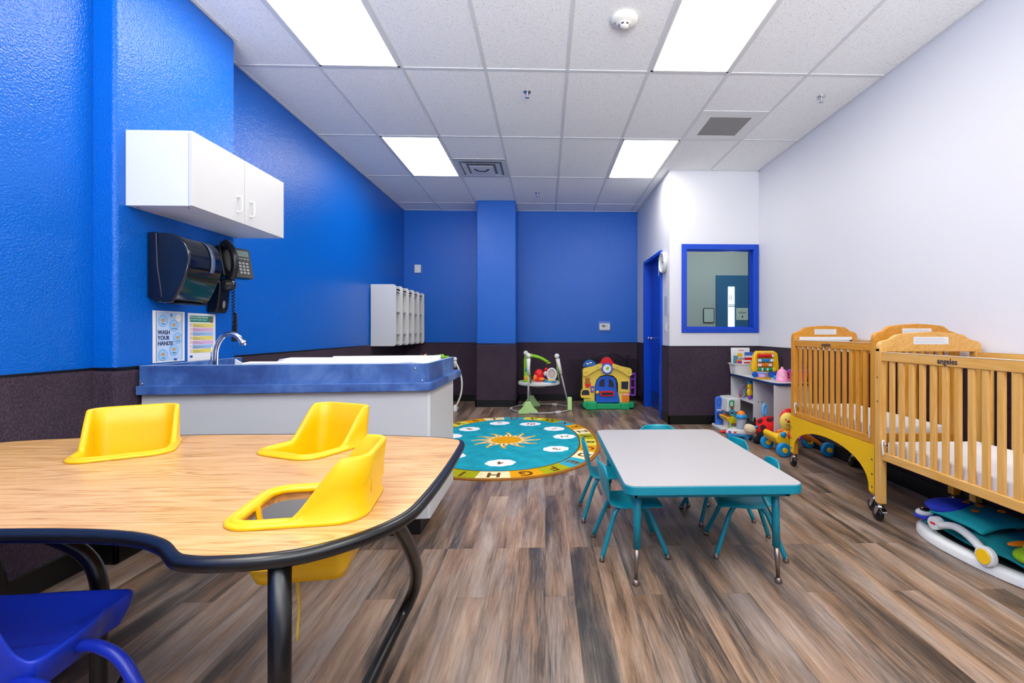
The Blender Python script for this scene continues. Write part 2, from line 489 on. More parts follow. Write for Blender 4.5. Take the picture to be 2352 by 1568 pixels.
# alcove wall with the door opening
DY0, DY1, DZ = 6.03, 6.98, 2.13
wall('wall_alcove', [(XA, XA + .14, YF + .14, DY0, 0, CEIL), (XA, XA + .14, DY1, YB + .1, 0, CEIL), (XA, XA + .14, DY0, DY1, DZ, CEIL)], M_WHITEWALL,
     [(XA - e, XA, YF, DY0 - .06, 0, WZ), (XA - e, XA, DY1 + .04, YB - e, 0, WZ)])
# window wall with the opening
WX0, WX1, WZ0, WZ1 = 1.70, 2.53, 1.16, 2.12
wall('wall_window', [(XA, WX0, YF, YF + .14, 0, CEIL), (WX1, XR + .2, YF, YF + .14, 0, CEIL), (WX0, WX1, YF, YF + .14, 0, WZ0), (WX0, WX1, YF, YF + .14, WZ1, CEIL)], M_WHITEWALL,
     [(XA - e, XR, YF - e, YF, 0, WZ)])
wall('wall_right', [(XR, XR + .12, YN, YF + .01, 0, CEIL)], M_WHITEWALL, [(XR - e, XR, YN, YF - e, 0, WZ)])
fwl = B()
for bx_ in ((-2.6, -1.7, YN - .15, YN, 0, CEIL), (2.1, XR + .2, YN - .15, YN, 0, CEIL), (-1.7, 2.1, YN - .15, YN, 0, .5), (-1.7, 2.1, YN - .15, YN, 2.6, CEIL)): fwl.box(*bx_)
struct(fwl.out('wall_front', M_WHITEWALL))
w2_ = B()
for x0, x1, z0, z1 in ((-1.7, 2.1, .5, .56), (-1.7, 2.1, 2.54, 2.6), (-1.7, -1.64, .5, 2.6), (2.04, 2.1, .5, 2.6), (-.45, -.39, .5, 2.6), (.8, .86, .5, 2.6)): w2_.box(x0, x1, YN - .1, YN - .03, z0, z1)
struct(w2_.out('added_window', M_BLUEPAINT))  # frame of an added window behind the viewer, for the fill light
al = bpy.data.lights.new('ceiling_fill', 'AREA'); al.shape = 'RECTANGLE'; al.size = 3.7; al.size_y = 2.0; al.energy = FILL; al.color = (0.93, 0.97, 1.0)  # added fill light, tilted up to brighten the ceiling
ao = bpy.data.objects.new('ceiling_fill', al); ao.location = (.2, YN - .25, 1.5); al.spread = math.radians(110); ao.rotation_euler = (PI / 2 + .92, 0, 0); COL.objects.link(ao)
# baseboards (cove base)
def cove(name, segs, h=0.11):
    b = B()
    for (x0, x1, y0, y1) in segs: b.box(x0, x1, y0, y1, 0, h)
    return struct(b.out(name, M_BASE, bev=0.004))
t = e + 0.008
cove('baseboard_left', [(XN, XN + t, YN, YP0 - t), (XN, XP + t, YP0 - t, YP0), (XP, XP + t, YP0 - t, YP1 + t), (XL, XL + t, YP1 + t, YB)])
cove('baseboard_back', [(XL, -1.04, YB - t, YB), (-.42, XA - t, YB - t, YB), (-1.04, -.42, 7.0, 7.02), (-1.04, -1.02, 7.0, YB), (-.44, -.42, 7.0, YB)])
cove('baseboard_right', [(XA - t, XA, DY1 + .04, YB), (XA - t, XA, YF - t, DY0 - .06), (XA - t, XR, YF - t, YF), (XR - t, XR, YN, YF)])
# ceiling grid
gx0, gy0 = -0.445, 3.51
g = B()
for i in range(-3, 6):
    x = gx0 + .61 * i
    if XN < x < XR: g.box(x - .012, x + .012, YN, YF if x > XA else YB, CEIL - .004, CEIL)
for j in range(-5, 4):
    y = gy0 + 1.22 * j
    g.box(XL, XR if y < YF else XA, y - .012, y + .012, CEIL - .0045, CEIL)
for (x0, x1, y0, y1) in [(XN, XN + .02, YN, YP0), (XP, XP + .02, YP0, YP1), (XL, XL + .02, YP1, YB), (XL, XA, YB - .02, YB), (XA - .02, XA, YF, YB), (XA, XR, YF - .02, YF), (XR - .02, XR, YN, YF),
                         (gx0 - .61, gx0, gy0 + 1.22 + .6, gy0 + 1.22 + .62), (gx0 + .61 * 3, gx0 + .61 * 4, gy0 + .6, gy0 + .62)]:
    g.box(x0, x1, y0, y1, CEIL - .005, CEIL)
struct(g.out('trim_1', M_TBAR))
# ---- ceiling lights
def ceiling_light(i, j, label):
    x, y = gx0 + .61 * i, gy0 + 1.22 * j
    o = thing('ceiling_light', label, 'ceiling light', (x + .305, y + .61, CEIL), group='recessed ceiling light panels')
    f = B()
    w, l = .293, .598
    for (x0, x1, y0, y1) in [(-w, -w + .018, -l, l), (w - .018, w, -l, l), (-w, w, -l, -l + .018), (-w, w, l - .018, l)]:
        f.box(x0, x1, y0, y1, -.007, -.0006)
    f.out('frame', M_WPLAS, o)
    B().box(-w + .018, w - .018, -l + .018, l - .018, -.005, -.001).out('diffuser', M_PANEL, o)
    return o
ceiling_light(-2, -1, 'nearest ceiling light panel on the left, beside the blue wall, cut by the top edge')
ceiling_light(2, -1, 'nearest ceiling light panel on the right, between the smoke detector and white wall')
ceiling_light(-2, 1, 'farther ceiling light panel on the left, next to the square air diffuser')
ceiling_light(2, 1, 'farther ceiling light panel on the right, just before the white window wall')
for i in (-2, 2):
    for j in (-3,):
        ceiling_light(i, j, 'ceiling light panel behind the viewer on the %s side' % ('left' if i < 0 else 'right'))
# ---- window: frame, glass
wf = B()
fw = .055
for (x0, x1, z0, z1) in [(WX0 - fw, WX0 + .008, WZ0 - fw, WZ1 + fw), (WX1 - .008, WX1 + fw, WZ0 - fw, WZ1 + fw), (WX0 + .008, WX1 - .008, WZ0 - fw, WZ0 + .008), (WX0 + .008, WX1 - .008, WZ1 - .008, WZ1 + fw)]:
    wf.box(x0, x1, YF - .018, YF + .145, z0, z1)
win = struct(wf.out('window_1', M_BLUEPAINT, bev=.003))
st = B()
for (x0, x1, z0, z1) in [(WX0, WX0 + .02, WZ0, WZ1), (WX1 - .02, WX1, WZ0, WZ1), (WX0, WX1, WZ0, WZ0 + .02), (WX0, WX1, WZ1 - .02, WZ1)]:
    st.box(x0, x1, YF + .05, YF + .09, z0, z1)
st.out('glazing_stop', M_BLUEPAINT, win)
M_TINT = mat('window_glass', 'cfdedb', rough=0.02, trans=1.0, ior=1.02, spec=0.3)
B().box(WX0 + .01, WX1 - .01, YF + .064, YF + .070, WZ0 + .01, WZ1 - .01).out('glass_pane', M_TINT, win)
# ---- room beyond the window
YH = 8.15
M_HALL = mat('hall_wall_paint', 'cdcfd0', rough=0.7, bump=0.1)
struct(B().box(1.7, 4.8, YH, YH + .12, 0, CEIL).out('wall_hall_back', M_HALL))
struct(B().box(4.7, 4.8, YF, YH, 0, CEIL).out('wall_hall_right', M_HALL))
struct(B().box(2.7, 4.8, YF, YF + .14, 0, CEIL).out('wall_hall_front', M_HALL))
struct(B().box(1.66, 1.72, YF + .2, YH, 0, CEIL).out('wall_hall_left', M_HALL))
d2 = B().box(2.98, 3.96, YH - .03, YH + .01, 0.0, 2.10)
d2 = struct(d2.out('door_2', mat('hall_door_paint', '3f74a8', rough=0.45), bev=.003))
M_DAY = mat('daylight_through_pane', 'ffffff', emit=(0.95, 1.0, 1.0), estr=9.0)
B().box(3.19, 3.30, YH - .034, YH - .031, 0.98, 1.90).out('door_pane', M_DAY, d2)
pb = B()
for z0, z1 in [(1.55, 1.57), (1.58, 1.595), (1.50, 1.505)]: pb.box(3.19, 3.30, YH - .036, YH - .0345, z0, z1)
for x in (3.20, 3.235, 3.27): pb.box(x, x + .014, YH - .036, YH - .0345, 1.66, 1.76)
pb.out('pane_bars', mat('grey_bars', '8c9a98'), d2)
sg = tag(B().box(3.335, 3.54, YH - .038, YH - .0305, 1.32, 1.53).out('room_sign', mat('sign_paper', 'dfe8e4', rough=.7)), 'pale square Infant sign on the blue door seen through the window', 'sign')
text('Infant', .06, M_INK, sg, (3.44, YH - .0385, 1.45))
B().disc((3.44, YH - .039, 1.385), .012, 'y', .001).box(3.432, 3.448, YH - .0396, YH - .0384, 1.355, 1.375).out('sign_figure', M_INK, sg)
wb = thing('whiteboard', 'small whiteboard with black rounded frame on the wall beyond the window', 'whiteboard', (2.855, YH, 1.40))
B().prism(rrect(-.098, .098, -.13, .13, .025), -.016, -.004, 'y').out('board_frame', M_BLACK, wb)
B().prism(rrect(-.086, .086, -.118, .118, .018), -.018, -.012, 'y').out('board', mat('board_white', 'd8e0de', rough=.4), wb)
hl = thing('ceiling_light', 'added light panel, out of view, brightening the room beyond the window', 'ceiling light', (2.9, 6.7, CEIL), group='added hall fill light')  # unseen lamp added to light the room behind the glass
B().box(-.3, .3, -.6, .6, -.02, -.001).out('frame', M_WPLAS, hl)
B().box(-.28, .28, -.58, .58, -.024, -.019).out('diffuser', mat('hall_fill_panel', 'ffffff', emit=(0.95, 1, 0.98), estr=13.0), hl)
# ---- door in the alcove wall
df = B()
for (y0, y1, z0, z1) in [(DY0 - .055, DY0 + .012, 0, DZ + .03), (DY1 - .012, DY1 + .04, 0, DZ + .03), (DY0 + .012, DY1 - .012, DZ - .012, DZ + .03)]:
    df.box(XA - .03, XA + .15, y0, y1, z0, z1)
door = struct(df.out('door_1', M_BLUEPAINT, bev=.003))
B().box(XA + .075, XA + .12, DY0 + .013, DY1 - .013, .01, DZ - .013).out('door_leaf', M_BLUEPAINT, door)
kp = B().box(XA + .072, XA + .0755, DY0 + .04, DY1 - .04, .03, .26).out('kick_plate', mat('kick_plate_metal', '1f4f90', rough=.3, metal=.6), door)
hd = B().lathe([(.001, 0), (.028, 0), (.028, .012), (.012, .016), (.012, .045), (.026, .05), (.026, .066), (.001, .07)], (XA + .075, DY1 - .09, 1.02), M=Matrix.Rotation(-PI / 2, 4, 'Y')).out('door_handle', M_CHROME, door)
hc = B().box(XA + .03, XA + .075, 6.05, 6.33, 1.99, 2.05).tube([(XA + .03, 6.25, 2.055), (XA - .03, 6.12, 2.065), (XA + .01, 6.04, 2.10)], .008).out('door_closer', M_STEEL, door)
B().box(XA + .01, XA + .012, 6.08, 6.25, 1.86, 1.98).out('door_closer_label', mat('pale_label', 'b4c6dc', rough=.6), door)
# ---- clock
cl = thing('wall_clock', 'round white wall clock above the blue door', 'clock', (XA, 5.865, 1.985))
Rm = Matrix.Rotation(-PI / 2, 4, 'Y')
B().lathe([(.001, 0), (.125, 0), (.13, .02), (.13, .045), (.118, .05), (.114, .042), (.114, .03)], M=Rm, seg=40, cap=False).out('case', M_WPLAS, cl)
B().lathe([(.115, .026), (.115, .03)], M=Rm, seg=40).out('dial', M_PAPER, cl)
ch = B()
for k in range(12):
    a = k * PI / 6
    y, z = .098 * math.sin(a), .098 * math.cos(a)
    ch.box(-.032, -.0305, y - .005, y + .005, z - .005, z + .005)
ch.out('dial_markings', M_INK, cl)
B().box(-.0345, -.0335, -.062, .006, -.006, .006).out('hour_hand', M_INK, cl)
B().box(-.036, -.035, -.005, .005, -.01, .082).out('minute_hand', M_INK, cl)
# ---- notices and switch beside the door
nb = tag(B().box(XA - .006, XA - .002, 5.715, 5.885, 1.33, 1.56).out('notice_frame', mat('clear_sleeve', 'd3d6dd', rough=.2)), 'clear notice holder with printed sheet on the white wall by the door', 'notice')
ln = B()
for k in range(9): ln.box(XA - .0068, XA - .0058, 5.735, 5.865 - .03 * (k % 3), 1.355 + .022 * k, 1.358 + .022 * k)
ln.out('printed_lines', mat('grey_ink', '8a8f9c'), nb)
sw = tag(B().box(XA - .008, XA - .001, 5.77, 5.85, 1.115, 1.235).out('light_switch', M_WPLAS, bev=.002), 'white light switch plate on the white wall under the notice', 'light switch')
B().box(XA - .013, XA - .007, 5.795, 5.825, 1.14, 1.21).out('rocker', M_WPLAS, sw)
# ---- wall box and thermostat on the back wall
wbx = tag(B().box(-2.095, -1.995, YB - .03, YB - .001, 2.06, 2.19).out('wall_box', M_WPLAS, bev=.005), 'small blank white box high on the blue back wall above the cubbies', 'wall box')
th = thing('thermostat', 'white thermostat under a clear cover on the blue back wall', 'thermostat', (.96, YB, 1.2))
B().box(-.1, .1, -.012, -.001, -.085, .085).out('clear_cover_base', mat('cover_tint', '4a76c4', rough=.2), th, bev=.004)
B().prism(rrect(-.083, .083, -.055, .05, .02), -.04, -.012, 'y').out('body', M_WPLAS, th)
B().box(-.05, .012, -.0415, -.039, -.012, .028).out('screen', mat('lcd_grey', '6f7a78', rough=.3), th)
tb = B()
for k in range(2): tb.box(.03, .05, -.042, -.039, -.01 + .022 * k, .004 + .022 * k)
for k in range(4): tb.disc((-.04 + .028 * k, -.041, -.036), .006, 'y', .003, 10)
tb.out('button_pattern', M_GREYP, th)
# ---- ceiling fittings
sm = thing('smoke_detector', 'round cream smoke detector on the ceiling tile', 'smoke detector', (.492, 2.916, CEIL))
B().lathe([(.085, 0), (.085, -.012), (.078, -.022), (.05, -.034), (.03, -.037), (.028, -.05), (.018, -.058), (.001, -.059)], seg=36).out('housing', M_CREAM, sm)
sv = B()
for k in range(6):
    a = k * PI / 3
    sv.box(.0285, .0300, -.008, .008, -.049, -.039, M=Matrix.Rotation(a, 4, 'Z'))
sv.out('sensor_slots', M_INK, sm)
B().box(-.062, -.05, -.012, .014, -.0325, -.028).out('label_mark', mat('grey_mark', '9a9a98'), sm)
def sprinkler(x, y, label):
    s = thing('fire_sprinkler', label, 'sprinkler', (x, y, CEIL), group='chrome ceiling sprinklers')
    B().lathe([(.034, 0), (.032, -.005), (.016, -.008), (.010, -.009)], seg=20).out('escutcheon', M_CHROME, s)
    B().lathe([(.009, -.004), (.009, -.02), (.005, -.022), (.004, -.044), (.018, -.046), (.018, -.048), (.001, -.049)], seg=14).tube([(-.012, 0, -.02), (-.013, 0, -.033), (0, 0, -.044)], .002, 6).tube([(.012, 0, -.02), (.013, 0, -.033), (0, 0, -.044)], .002, 6).out('nozzle', M_CHROME, s)
sprinkler(-.147, 3.835, 'chrome fire sprinkler at the centre of the ceiling, nearest middle tile')
sprinkler(-.114, 6.629, 'chrome fire sprinkler far back, near the blue back wall')
sprinkler(2.291, 3.84, 'chrome fire sprinkler on the right near the white wall')
# square supply diffuser (upper half of its bay) and return grille
ad = thing('air_diffuser', 'square stepped supply air diffuser in the ceiling beside the left light', 'air diffuser', (gx0 - .305, gy0 + 1.22 + .915, CEIL))
for k, (w0, w1, z) in enumerate([(.29, .245, -.002), (.22, .17, -.012), (.14, .0, -.02)]):
    f = B()
    if w1 > 0:
        rows = [[(-w, -w, zz), (w, -w, zz), (w, w, zz), (-w, w, zz)] for w, zz in ((w0, z - .008), (w1, z + .002 - .01 * (k == 0)), (w1 + .002, z + .004), (w0, z))]
        f.grid(rows, closed_u=True, smooth=False)
    else:
        f.box(-w0, w0, -w0, w0, z - .006, z)
    f.out('vane', mat('diffuser_white', 'c9ccd2', rough=.5), ad)
B().box(-.245, .245, -.245, .245, -.0016, -.0006).out('duct_opening', mat('duct_dark', '85888d', rough=.8), ad)
B().tube([(-.09, -.05, -.026), (-.05, .02, -.029), (.03, .03, -.029), (.08, -.04, -.026)], .012, 8, flat=.4).out('pull_handle', M_BLACK, ad)
rg = thing('return_grille', 'grey perforated return air grille with wide white border in the ceiling', 'air grille', (gx0 + .61 * 3.5, gy0 + .915, CEIL))
f = B()
f.grid([[(-w, -l, zz), (w, -l, zz), (w, l, zz), (-w, l, zz)] for w, l, zz in ((.293, .293, -.001), (.293, .293, -.006), (.19, .20, -.006), (.19, .20, -.001))], closed_u=True, smooth=False)
f.out('border', M_WPLAS, rg)
gm = mat('grille_grey', '8d8a88', rough=.6, bump=.6, bscale=300)
B().box(-.19, .19, -.20, .20, -.004, -.001).out('perforated_face', gm, rg)
# ================================================================ CHANGING COUNTER AND WALL ITEMS (left)
def cpoly(x0, x1, f, b, r=0.0):
    """counter outline: the front edge runs slightly away to the right"""
    yl, yr = 2.425 + f, 2.555 + f
    k = (yr - yl) / 1.46
    P = [(x0, yl + k * (x0 + 2.08))]
    if r:
        yy = yl + k * (x1 + 2.08)
        P += [(x1 - r, yy - k * r), (x1 - r * .35, yy + r * .12), (x1 - r * .1, yy + r * .35), (x1, yy + r)]
    else:
        P.append((x1, yl + k * (x1 + 2.08)))
    P += [(x1, b), (x0, b)]
    return P
XC0 = XP + e + .012
ct = thing('changing_counter', 'white changing counter with mottled blue laminate top and splash boards, beside the blue wall', 'counter', (-1.35, 2.8, 0))
def cpart(b, *a, **k):
    b.xf(Matrix.Translation((1.35, -2.8, 0)))
    return b.out(*a, parent=ct, **k)
cpart(B().prism(cpoly(XC0, -.69, .07, 3.15), .0, .11), 'toe_kick', M_BASE)
cpart(B().prism(cpoly(XC0, -.645, .03, 3.22), .10, .80), 'cabinet_body', M_GREYCAB, bev=.002)
cpart(B().prism([(-.645, 2.585), (-.628, 2.588), (-.628, 3.225), (-.645, 3.225)], .10, .80), 'end_panel', M_WHITE, bev=.001)
cpart(B().prism(cpoly(XC0, -.605, -.005, 3.40, .05), .80, .845), 'countertop', M_COUNTER, bev=.003)
M_EDGE = mat('laminate_edge', '8fa8cc', rough=.4)
def splash(pts, nm):
    b = B().prism(pts, .845, .945)
    cpart(b, nm, M_COUNTER)
    q = B().prism(pts, .945, .9465)
    cpart(q, 'edge_strip', M_EDGE)
k_ = .13 / 1.46
splash([(XC0, 2.445), (-.66, 2.445 + k_ * 1.42), (-.645, 2.60), (-.66, 2.60), (-.668, 2.465 + k_ * 1.41), (XC0, 2.465)], 'splash_board')
splash([(-.66, 2.60), (-.640, 2.60), (-.628, 3.24), (-.648, 3.24)], 'splash_board')
splash([(XC0, 2.466), (XC0 + .02, 2.466), (XC0 + .02, 3.22), (XC0, 3.22)], 'splash_board')
for (x, y, z) in [(-.70, 2.556, .92), (-.665, 2.560, .855), (XC0 + .02, 2.438, .855)]: cpart(B().ball((x, y, z), .006, seg=8), 'screw_cap', M_CHROME)
# basin and tap
cpart(B().lathe([(.15, .0), (.14, -.003), (.13, -.0045)], (-1.72, 2.82, .85), seg=28), 'sink_rim', M_CHROME)
tp = thing('sink_faucet', 'chrome gooseneck faucet rising behind the blue splash board', 'faucet', (-1.84, 2.68, .845))
B().lathe([(.03, 0), (.03, .008), (.02, .014), (.014, .05)], seg=20, cap=True).tube(smooth_path([(0, 0, .02), (0, 0, .12), (.008, .0, .19), (.04, 0, .245), (.085, 0, .262), (.125, 0, .245), (.148, 0, .212)], 6), .0135, 14).lathe([(.017, .20), (.017, .225), (.012, .228)], (.149, 0, -.002), seg=14).out('spout', M_CHROME, tp)
B().lathe([(.018, 0), (.016, .03)], (-.06, .03, 0), seg=14).tube([(-.06, .03, .03), (-.055, .02, .07), (-.03, .01, .12), (-.02, 0, .2)], .0035, 8).out('lever', M_CHROME, tp)
# contoured changing pad
pad = thing('changing_pad', 'white contoured changing pad lying behind the blue splash board', 'changing pad', (-1.22, 2.92, .846))
rows = []
for i in range(15):
    x = -.52 + 1.04 * i / 14
    end = .012 if i in (0, 14) else 0
    row = []
    for j in range(13):
        t = -1 + 2 * j / 12
        row.append((x, .215 * t, .035 + .062 * abs(t) ** 2 + .012 * (x > .35) * (x - .35) * 6 - end))
    rows.append(row)
b = B(); b.grid(rows)
b.out('pad_top', M_SHEET, pad, solid=.016)
B().box(-.52, .52, -.2, .2, 0, .03).out('pad_base', M_WPLAS, pad, bev=.01)
B().prism([(-.53, .03), (-.53, .118), (-.48, .088), (-.30, .094), (-.30, .03)], -.215, -.205, 'y').prism([(-.2, .05), (-.17, .112), (.30, .116), (.50, .116), (.53, .122), (.53, .05)], .205, .215, 'y').out('pad_lip', M_WPLAS, pad)

# wall cabinet
wc = thing('wall_cabinet', 'white two-door wall cabinet hung on the blue wall above the paper towel dispenser', 'cabinet', (XP, 2.80, 1.745))
B().box(.0, .302, -.405, .415, 0, .375).out('cabinet_body', mat('cabinet_white', 'dde1e8', rough=.4), wc, bev=.001)
for y0, y1, hy in ((-.405, .003, -.055), (.007, .415, .06)):
    dd = B().box(.304, .322, y0, y1, .001, .374).out('door', M_WHITE, wc, bev=.001)
    B().tube(smooth_path([(.320, hy, .145), (.338, hy, .145), (.345, hy, .137), (.345, hy, .068), (.338, hy, .06), (.320, hy, .06)], 4), .0045, 10).lathe([(.009, 0), (.009, .003)], (.322, hy, .145), M=Matrix.Rotation(PI / 2, 4, 'Y'), seg=12).lathe([(.009, 0), (.009, .003)], (.322, hy, .06), M=Matrix.Rotation(PI / 2, 4, 'Y'), seg=12).out('door_handle', M_WPLAS, dd)
for x, y in ((.03, -.37), (.28, -.37), (.03, .38), (.28, .38)): B().disc((x, y, -.001), .006, 'z', .002, 10).out('screw_hole', M_STEEL, wc)

# paper towel dispenser
pt = thing('paper_towel_dispenser', 'black smoked plastic paper towel dispenser on the blue wall under the cabinet', 'paper towel dispenser', (XP, 2.648, 1.27))
B().prism([(0, .03), (0, .37), (.05, .372), (.055, .2), (.08, .03), (.05, .0)], -.13, .13, 'y').out('back_housing', mat('navy_black_plastic', '07102a', rough=.3), pt, bev=.008)
prof = [(.05, .368), (.10, .366), (.15, .352), (.19, .322), (.212, .27), (.214, .21), (.20, .15), (.175, .09), (.145, .03), (.12, .003), (.07, .002), (.055, .2)]
prof = [(p.x, p.y) for p in smooth_path([(a, c, 0) for a, c in prof[:11]], 3)] + [(.052, .2)]
B().prism(prof, -.128, .128, 'y', smooth=True).out('cover', M_SMOKE, pt, bev=.010, bseg=3)
lp = B()
rows = [[(p[0] + .0015, y, p[1]) for y in (.03, .062)] for p in [(q.x, q.y) for q in smooth_path([(.15, .353, 0), (.19, .323, 0), (.213, .27, 0), (.215, .21, 0), (.208, .175, 0)], 4)]]
rows = [[(a[0] + .002, a[1], a[2] + .001) for a in r] for r in rows]
lp.grid(rows); lp.out('level_window', mat('level_window', '5e6b86', rough=.15), pt, solid=.001)
B().box(.08, .148, -.10, .10, -.004, .004).out('paper_slot', mat('slot_dark', '1c1f1e', rough=.2), pt)
# soap dispenser
so = thing('soap_dispenser', 'black wall soap dispenser between the paper towel dispenser and the phone', 'soap dispenser', (XP, 3.0, 1.235))
B().prism([(0, 0), (0, .22), (.06, .22), (.085, .18), (.07, .03), (.055, 0)], -.05, .05, 'y').out('body', M_BLACK, so, bev=.01)
B().ball((.095, .0, .175), (.045, .05, .04)).out('push_lid', mat('glossy_black', '24262a', rough=.18), so)
B().ball((.068, 0, .055), (.012, .014, .028)).out('level_mark', mat('soft_grey', '77797c', rough=.3), so)
# telephone
ph = thing('telephone', 'black wall-mounted desk telephone with keypad beside the soap dispenser', 'telephone', (XP, 3.10, 1.46), rot=(0, 0, -.30))
B().prism([(.002, .02), (.002, .18), (.09, .20), (.13, .005), (.06, .0)], -.10, .105, 'y').out('base', M_BLACK, ph, bev=.006)
fa = B(); fm = Matrix.Translation((.111, .045, .1)) @ Matrix.Rotation(math.radians(-12), 4, 'Y')
fa.box(-.006, .004, -.062, .060, -.098, .098, M=fm); fa.out('face_panel', mat('phone_grey', '2b2c2f', rough=.35), ph, bev=.003)
B().box(.003, .0055, -.035, .045, .045, .085, M=fm).out('screen', mat('phone_lcd', '6f8580', rough=.2), ph)
ky = B()
for r_ in range(4):
    for c_ in range(3): ky.box(.003, .0068, -.035 + .025 * c_, -.018 + .025 * c_, -.07 + .021 * r_, -.057 + .021 * r_, M=fm)
for c_ in range(4): ky.box(.003, .006, -.038 + .022 * c_, -.024 + .022 * c_, .026, .034, M=fm)
ky.out('keypad', mat('key_white', 'a9abab', rough=.4), ph)
B().ball((.125, -.055, -.005), (.026, .024, .03)).ball((.085, -.055, .205), (.034, .026, .028)).tube(smooth_path([(.130, -.055, -.01), (.156, -.052, .05), (.156, -.052, .12), (.135, -.055, .18), (.09, -.055, .222)], 6), .021, 12).out('handset', mat('handset_black', '1a1b1e', rough=.25), ph)
cd = B(); path = []
for i in range(420):
    t = i / 419
    zz = .0 - .40 * math.sin(PI * min(t * 1.0, .5) if t < .5 else PI * .5 + PI * .5 * (t - .5) * 2 * .62)
    off = .009 * (1 if t > .5 else -1)
    a = i * .9
    path.append((.13 + .008 * math.cos(a) + off, -.03 + .008 * math.sin(a), zz))
cd.tube(path, .0032, 5); cd.out('coiled_cord', M_BLACK, ph)

# posters on the pilaster
def poster(y0, y1, z0, z1, label):
    o = thing('poster', label, 'poster', (XP + .001, (y0 + y1) / 2, (z0 + z1) / 2), rot=(0, 0, PI / 2))
    w, h = (y1 - y0) / 2, (z1 - z0) / 2
    B().box(-w, w, -.0015, 0, -h, h).out('sheet', M_PAPER, o)
    return o, w, h
def flat(b, x0, x1, z0, z1, d=.002): b.box(x0, x1, -d - .0003, -d + .0006, z0, z1)
po, w, h = poster(2.553, 2.773, .952, 1.232, 'pale blue Wash Your Hands poster with bubbles on the blue wall')
b = B(); flat(b, -w + .022, w - .02, -h + .008, h - .006); b.out('printed_panel', mat('poster_pale_blue', 'bcd3ef', rough=.7, vary=.06, vscale=20), po)
b = B(); flat(b, -w + .0205, -w + .0225, -h + .006, h - .005, .0026); flat(b, w - .0215, w - .0195, -h + .008, h - .006, .0026); b.out('side_lines', M_INK, po)
b = B()
bub = [(-.045, .085), (.03, .06), (.058, -.01), (.03, -.075), (-.045, -.10)]
for x, z in bub: b.disc((x, -.0028, z), .032, 'y', .0006, 28)
b.out('bubble_rings', mat('bubble_blue', '6aa6de', rough=.6), po)
b = B()
for x, z in bub: b.disc((x, -.0032, z), .0285, 'y', .0006, 28)
b.out('bubbles', mat('bubble_pale', '9cc8ee', rough=.6, vary=.1, vscale=60), po)
b = B()
for x, z in bub: b.box(x - .012, x + .010, -.0040, -.0030, z - .004, z + .012)
b.out('hand_pictures', mat('hand_tan', 'd0a060', rough=.7), po)
for (x, z), s in zip(bub, ('1 Wet', '2 Get Soap', '3 Scrub', '4 Rinse', '5 Dry')): text(s, .0085, M_INK, po, (x, -.0040, z - .016))
b = B(); b.disc((.012, -.003, .118), .007, 'y', .0008); b.out('teal_drop', M_TEAL, po)
b = B(); b.disc((.062, -.003, .105), .022, 'y', .0008); b.out('white_bubble', M_PAPER, po)
b = B(); flat(b, .03, .052, -.134, -.122, .0027); b.out('corner_logo', mat('logo_blue', '2450a8'), po)
M_NAVY = mat('navy_ink', '23235c', rough=.7)
for s, z in (('WASH', .022), ('YOUR', -.008), ('HANDS!', -.038)): text(s, .031, M_NAVY, po, (-w + .030, -.0030, z), align='LEFT', bold=.0006, sx=.92)
po, w, h = poster(2.797, 3.026, .946, 1.228, 'diapering instructions poster with green header and yellow, pink and blue rows')
b = B(); flat(b, -w + .016, w - .02, h - .052, h - .014); b.out('header', mat('header_green', '1c8a72', rough=.7), po)
text('Safe and Healthy Diapering', .0128, M_PAPER, po, (-w + .02, -.0028, h - .023), align='LEFT')
text('to reduce the spread of germs', .0108, M_PAPER, po, (-w + .02, -.0028, h - .038), align='LEFT')
b = B(); b.box(.068, .086, -.0034, -.002, h - .055, h - .020); b.out('header_picture', mat('picture_red_brown', '9c5a4c'), po)
cols = ['f0dc6a', 'e2b6d8', '9fc3e8', 'f0dc6a', 'e2b6d8', '9fc3e8', 'f0dc6a']
b1 = B(); ln = B(); ic = B()
for k, c in enumerate(cols):
    z1 = h - .060 - .0255 * k
    bb = B(); flat(bb, -w + .036, w - .022, z1 - .0225, z1); bb.out('row_panel', mat('row_' + c, c, rough=.7), po)
    flat(ic, -w + .016, -w + .034, z1 - .021, z1 - .001)
    for q in range(4): flat(ln, -w + .04, -w + .04 + (.03 if q == 0 else .10 - .022 * ((q + k) % 3)), z1 - .0055 - .0048 * q, z1 - .0042 - .0048 * q, .0027)
ic.out('row_pictures', mat('pale_pink_art', 'e6c6c0', vary=.2, vscale=90), po)
ln.out('printed_lines', mat('line_grey', '6c7078'), po)
b = B(); flat(b, -w + .016, -w + .036, -h + .02, -h + .034); b.out('corner_logo', mat('logo_blue', '2450a8'), po)

# cubby shelf on the far left wall
cu = thing('cubby_shelf', 'white fifteen-compartment cubby shelf hung on the far blue wall', 'cubby shelf', (XL + e, 6.85, .93))
CD, CL, CHh = .325, 1.43, .80
def rp(x0, x1, z0, z1, r): return [p for p in rrect(x0, x1, z0, z1, r, 4)]
for k in range(6):
    y = -CL / 2 + (CL - .02) * k / 5
    pts = [(0, 0)] + arc(CD - .04, .04, .04, -90, 0, 5) + arc(CD - .04, CHh - .04, .04, 0, 90, 5) + [(0, CHh)]
    B().prism(pts, y, y + .02, 'y').out('divider_panel', M_WHITE, cu, bev=.002)
for z, d0 in ((.03, .29), (.16, .29), (.455, .29), (.745, .29)):
    B().box(.005, d0, -CL / 2 + .015, CL / 2 - .015, z - .009, z + .009).out('shelf_board', M_WHITE, cu)
B().box(0, .008, -CL / 2 + .01, CL / 2 - .01, .03, .76).out('back_panel', M_WHITE, cu)
tpn = B().box(.27, .29, -CL / 2 + .01, CL / 2 - .01, .72, .785).out('top_rail', M_WHITE, cu)

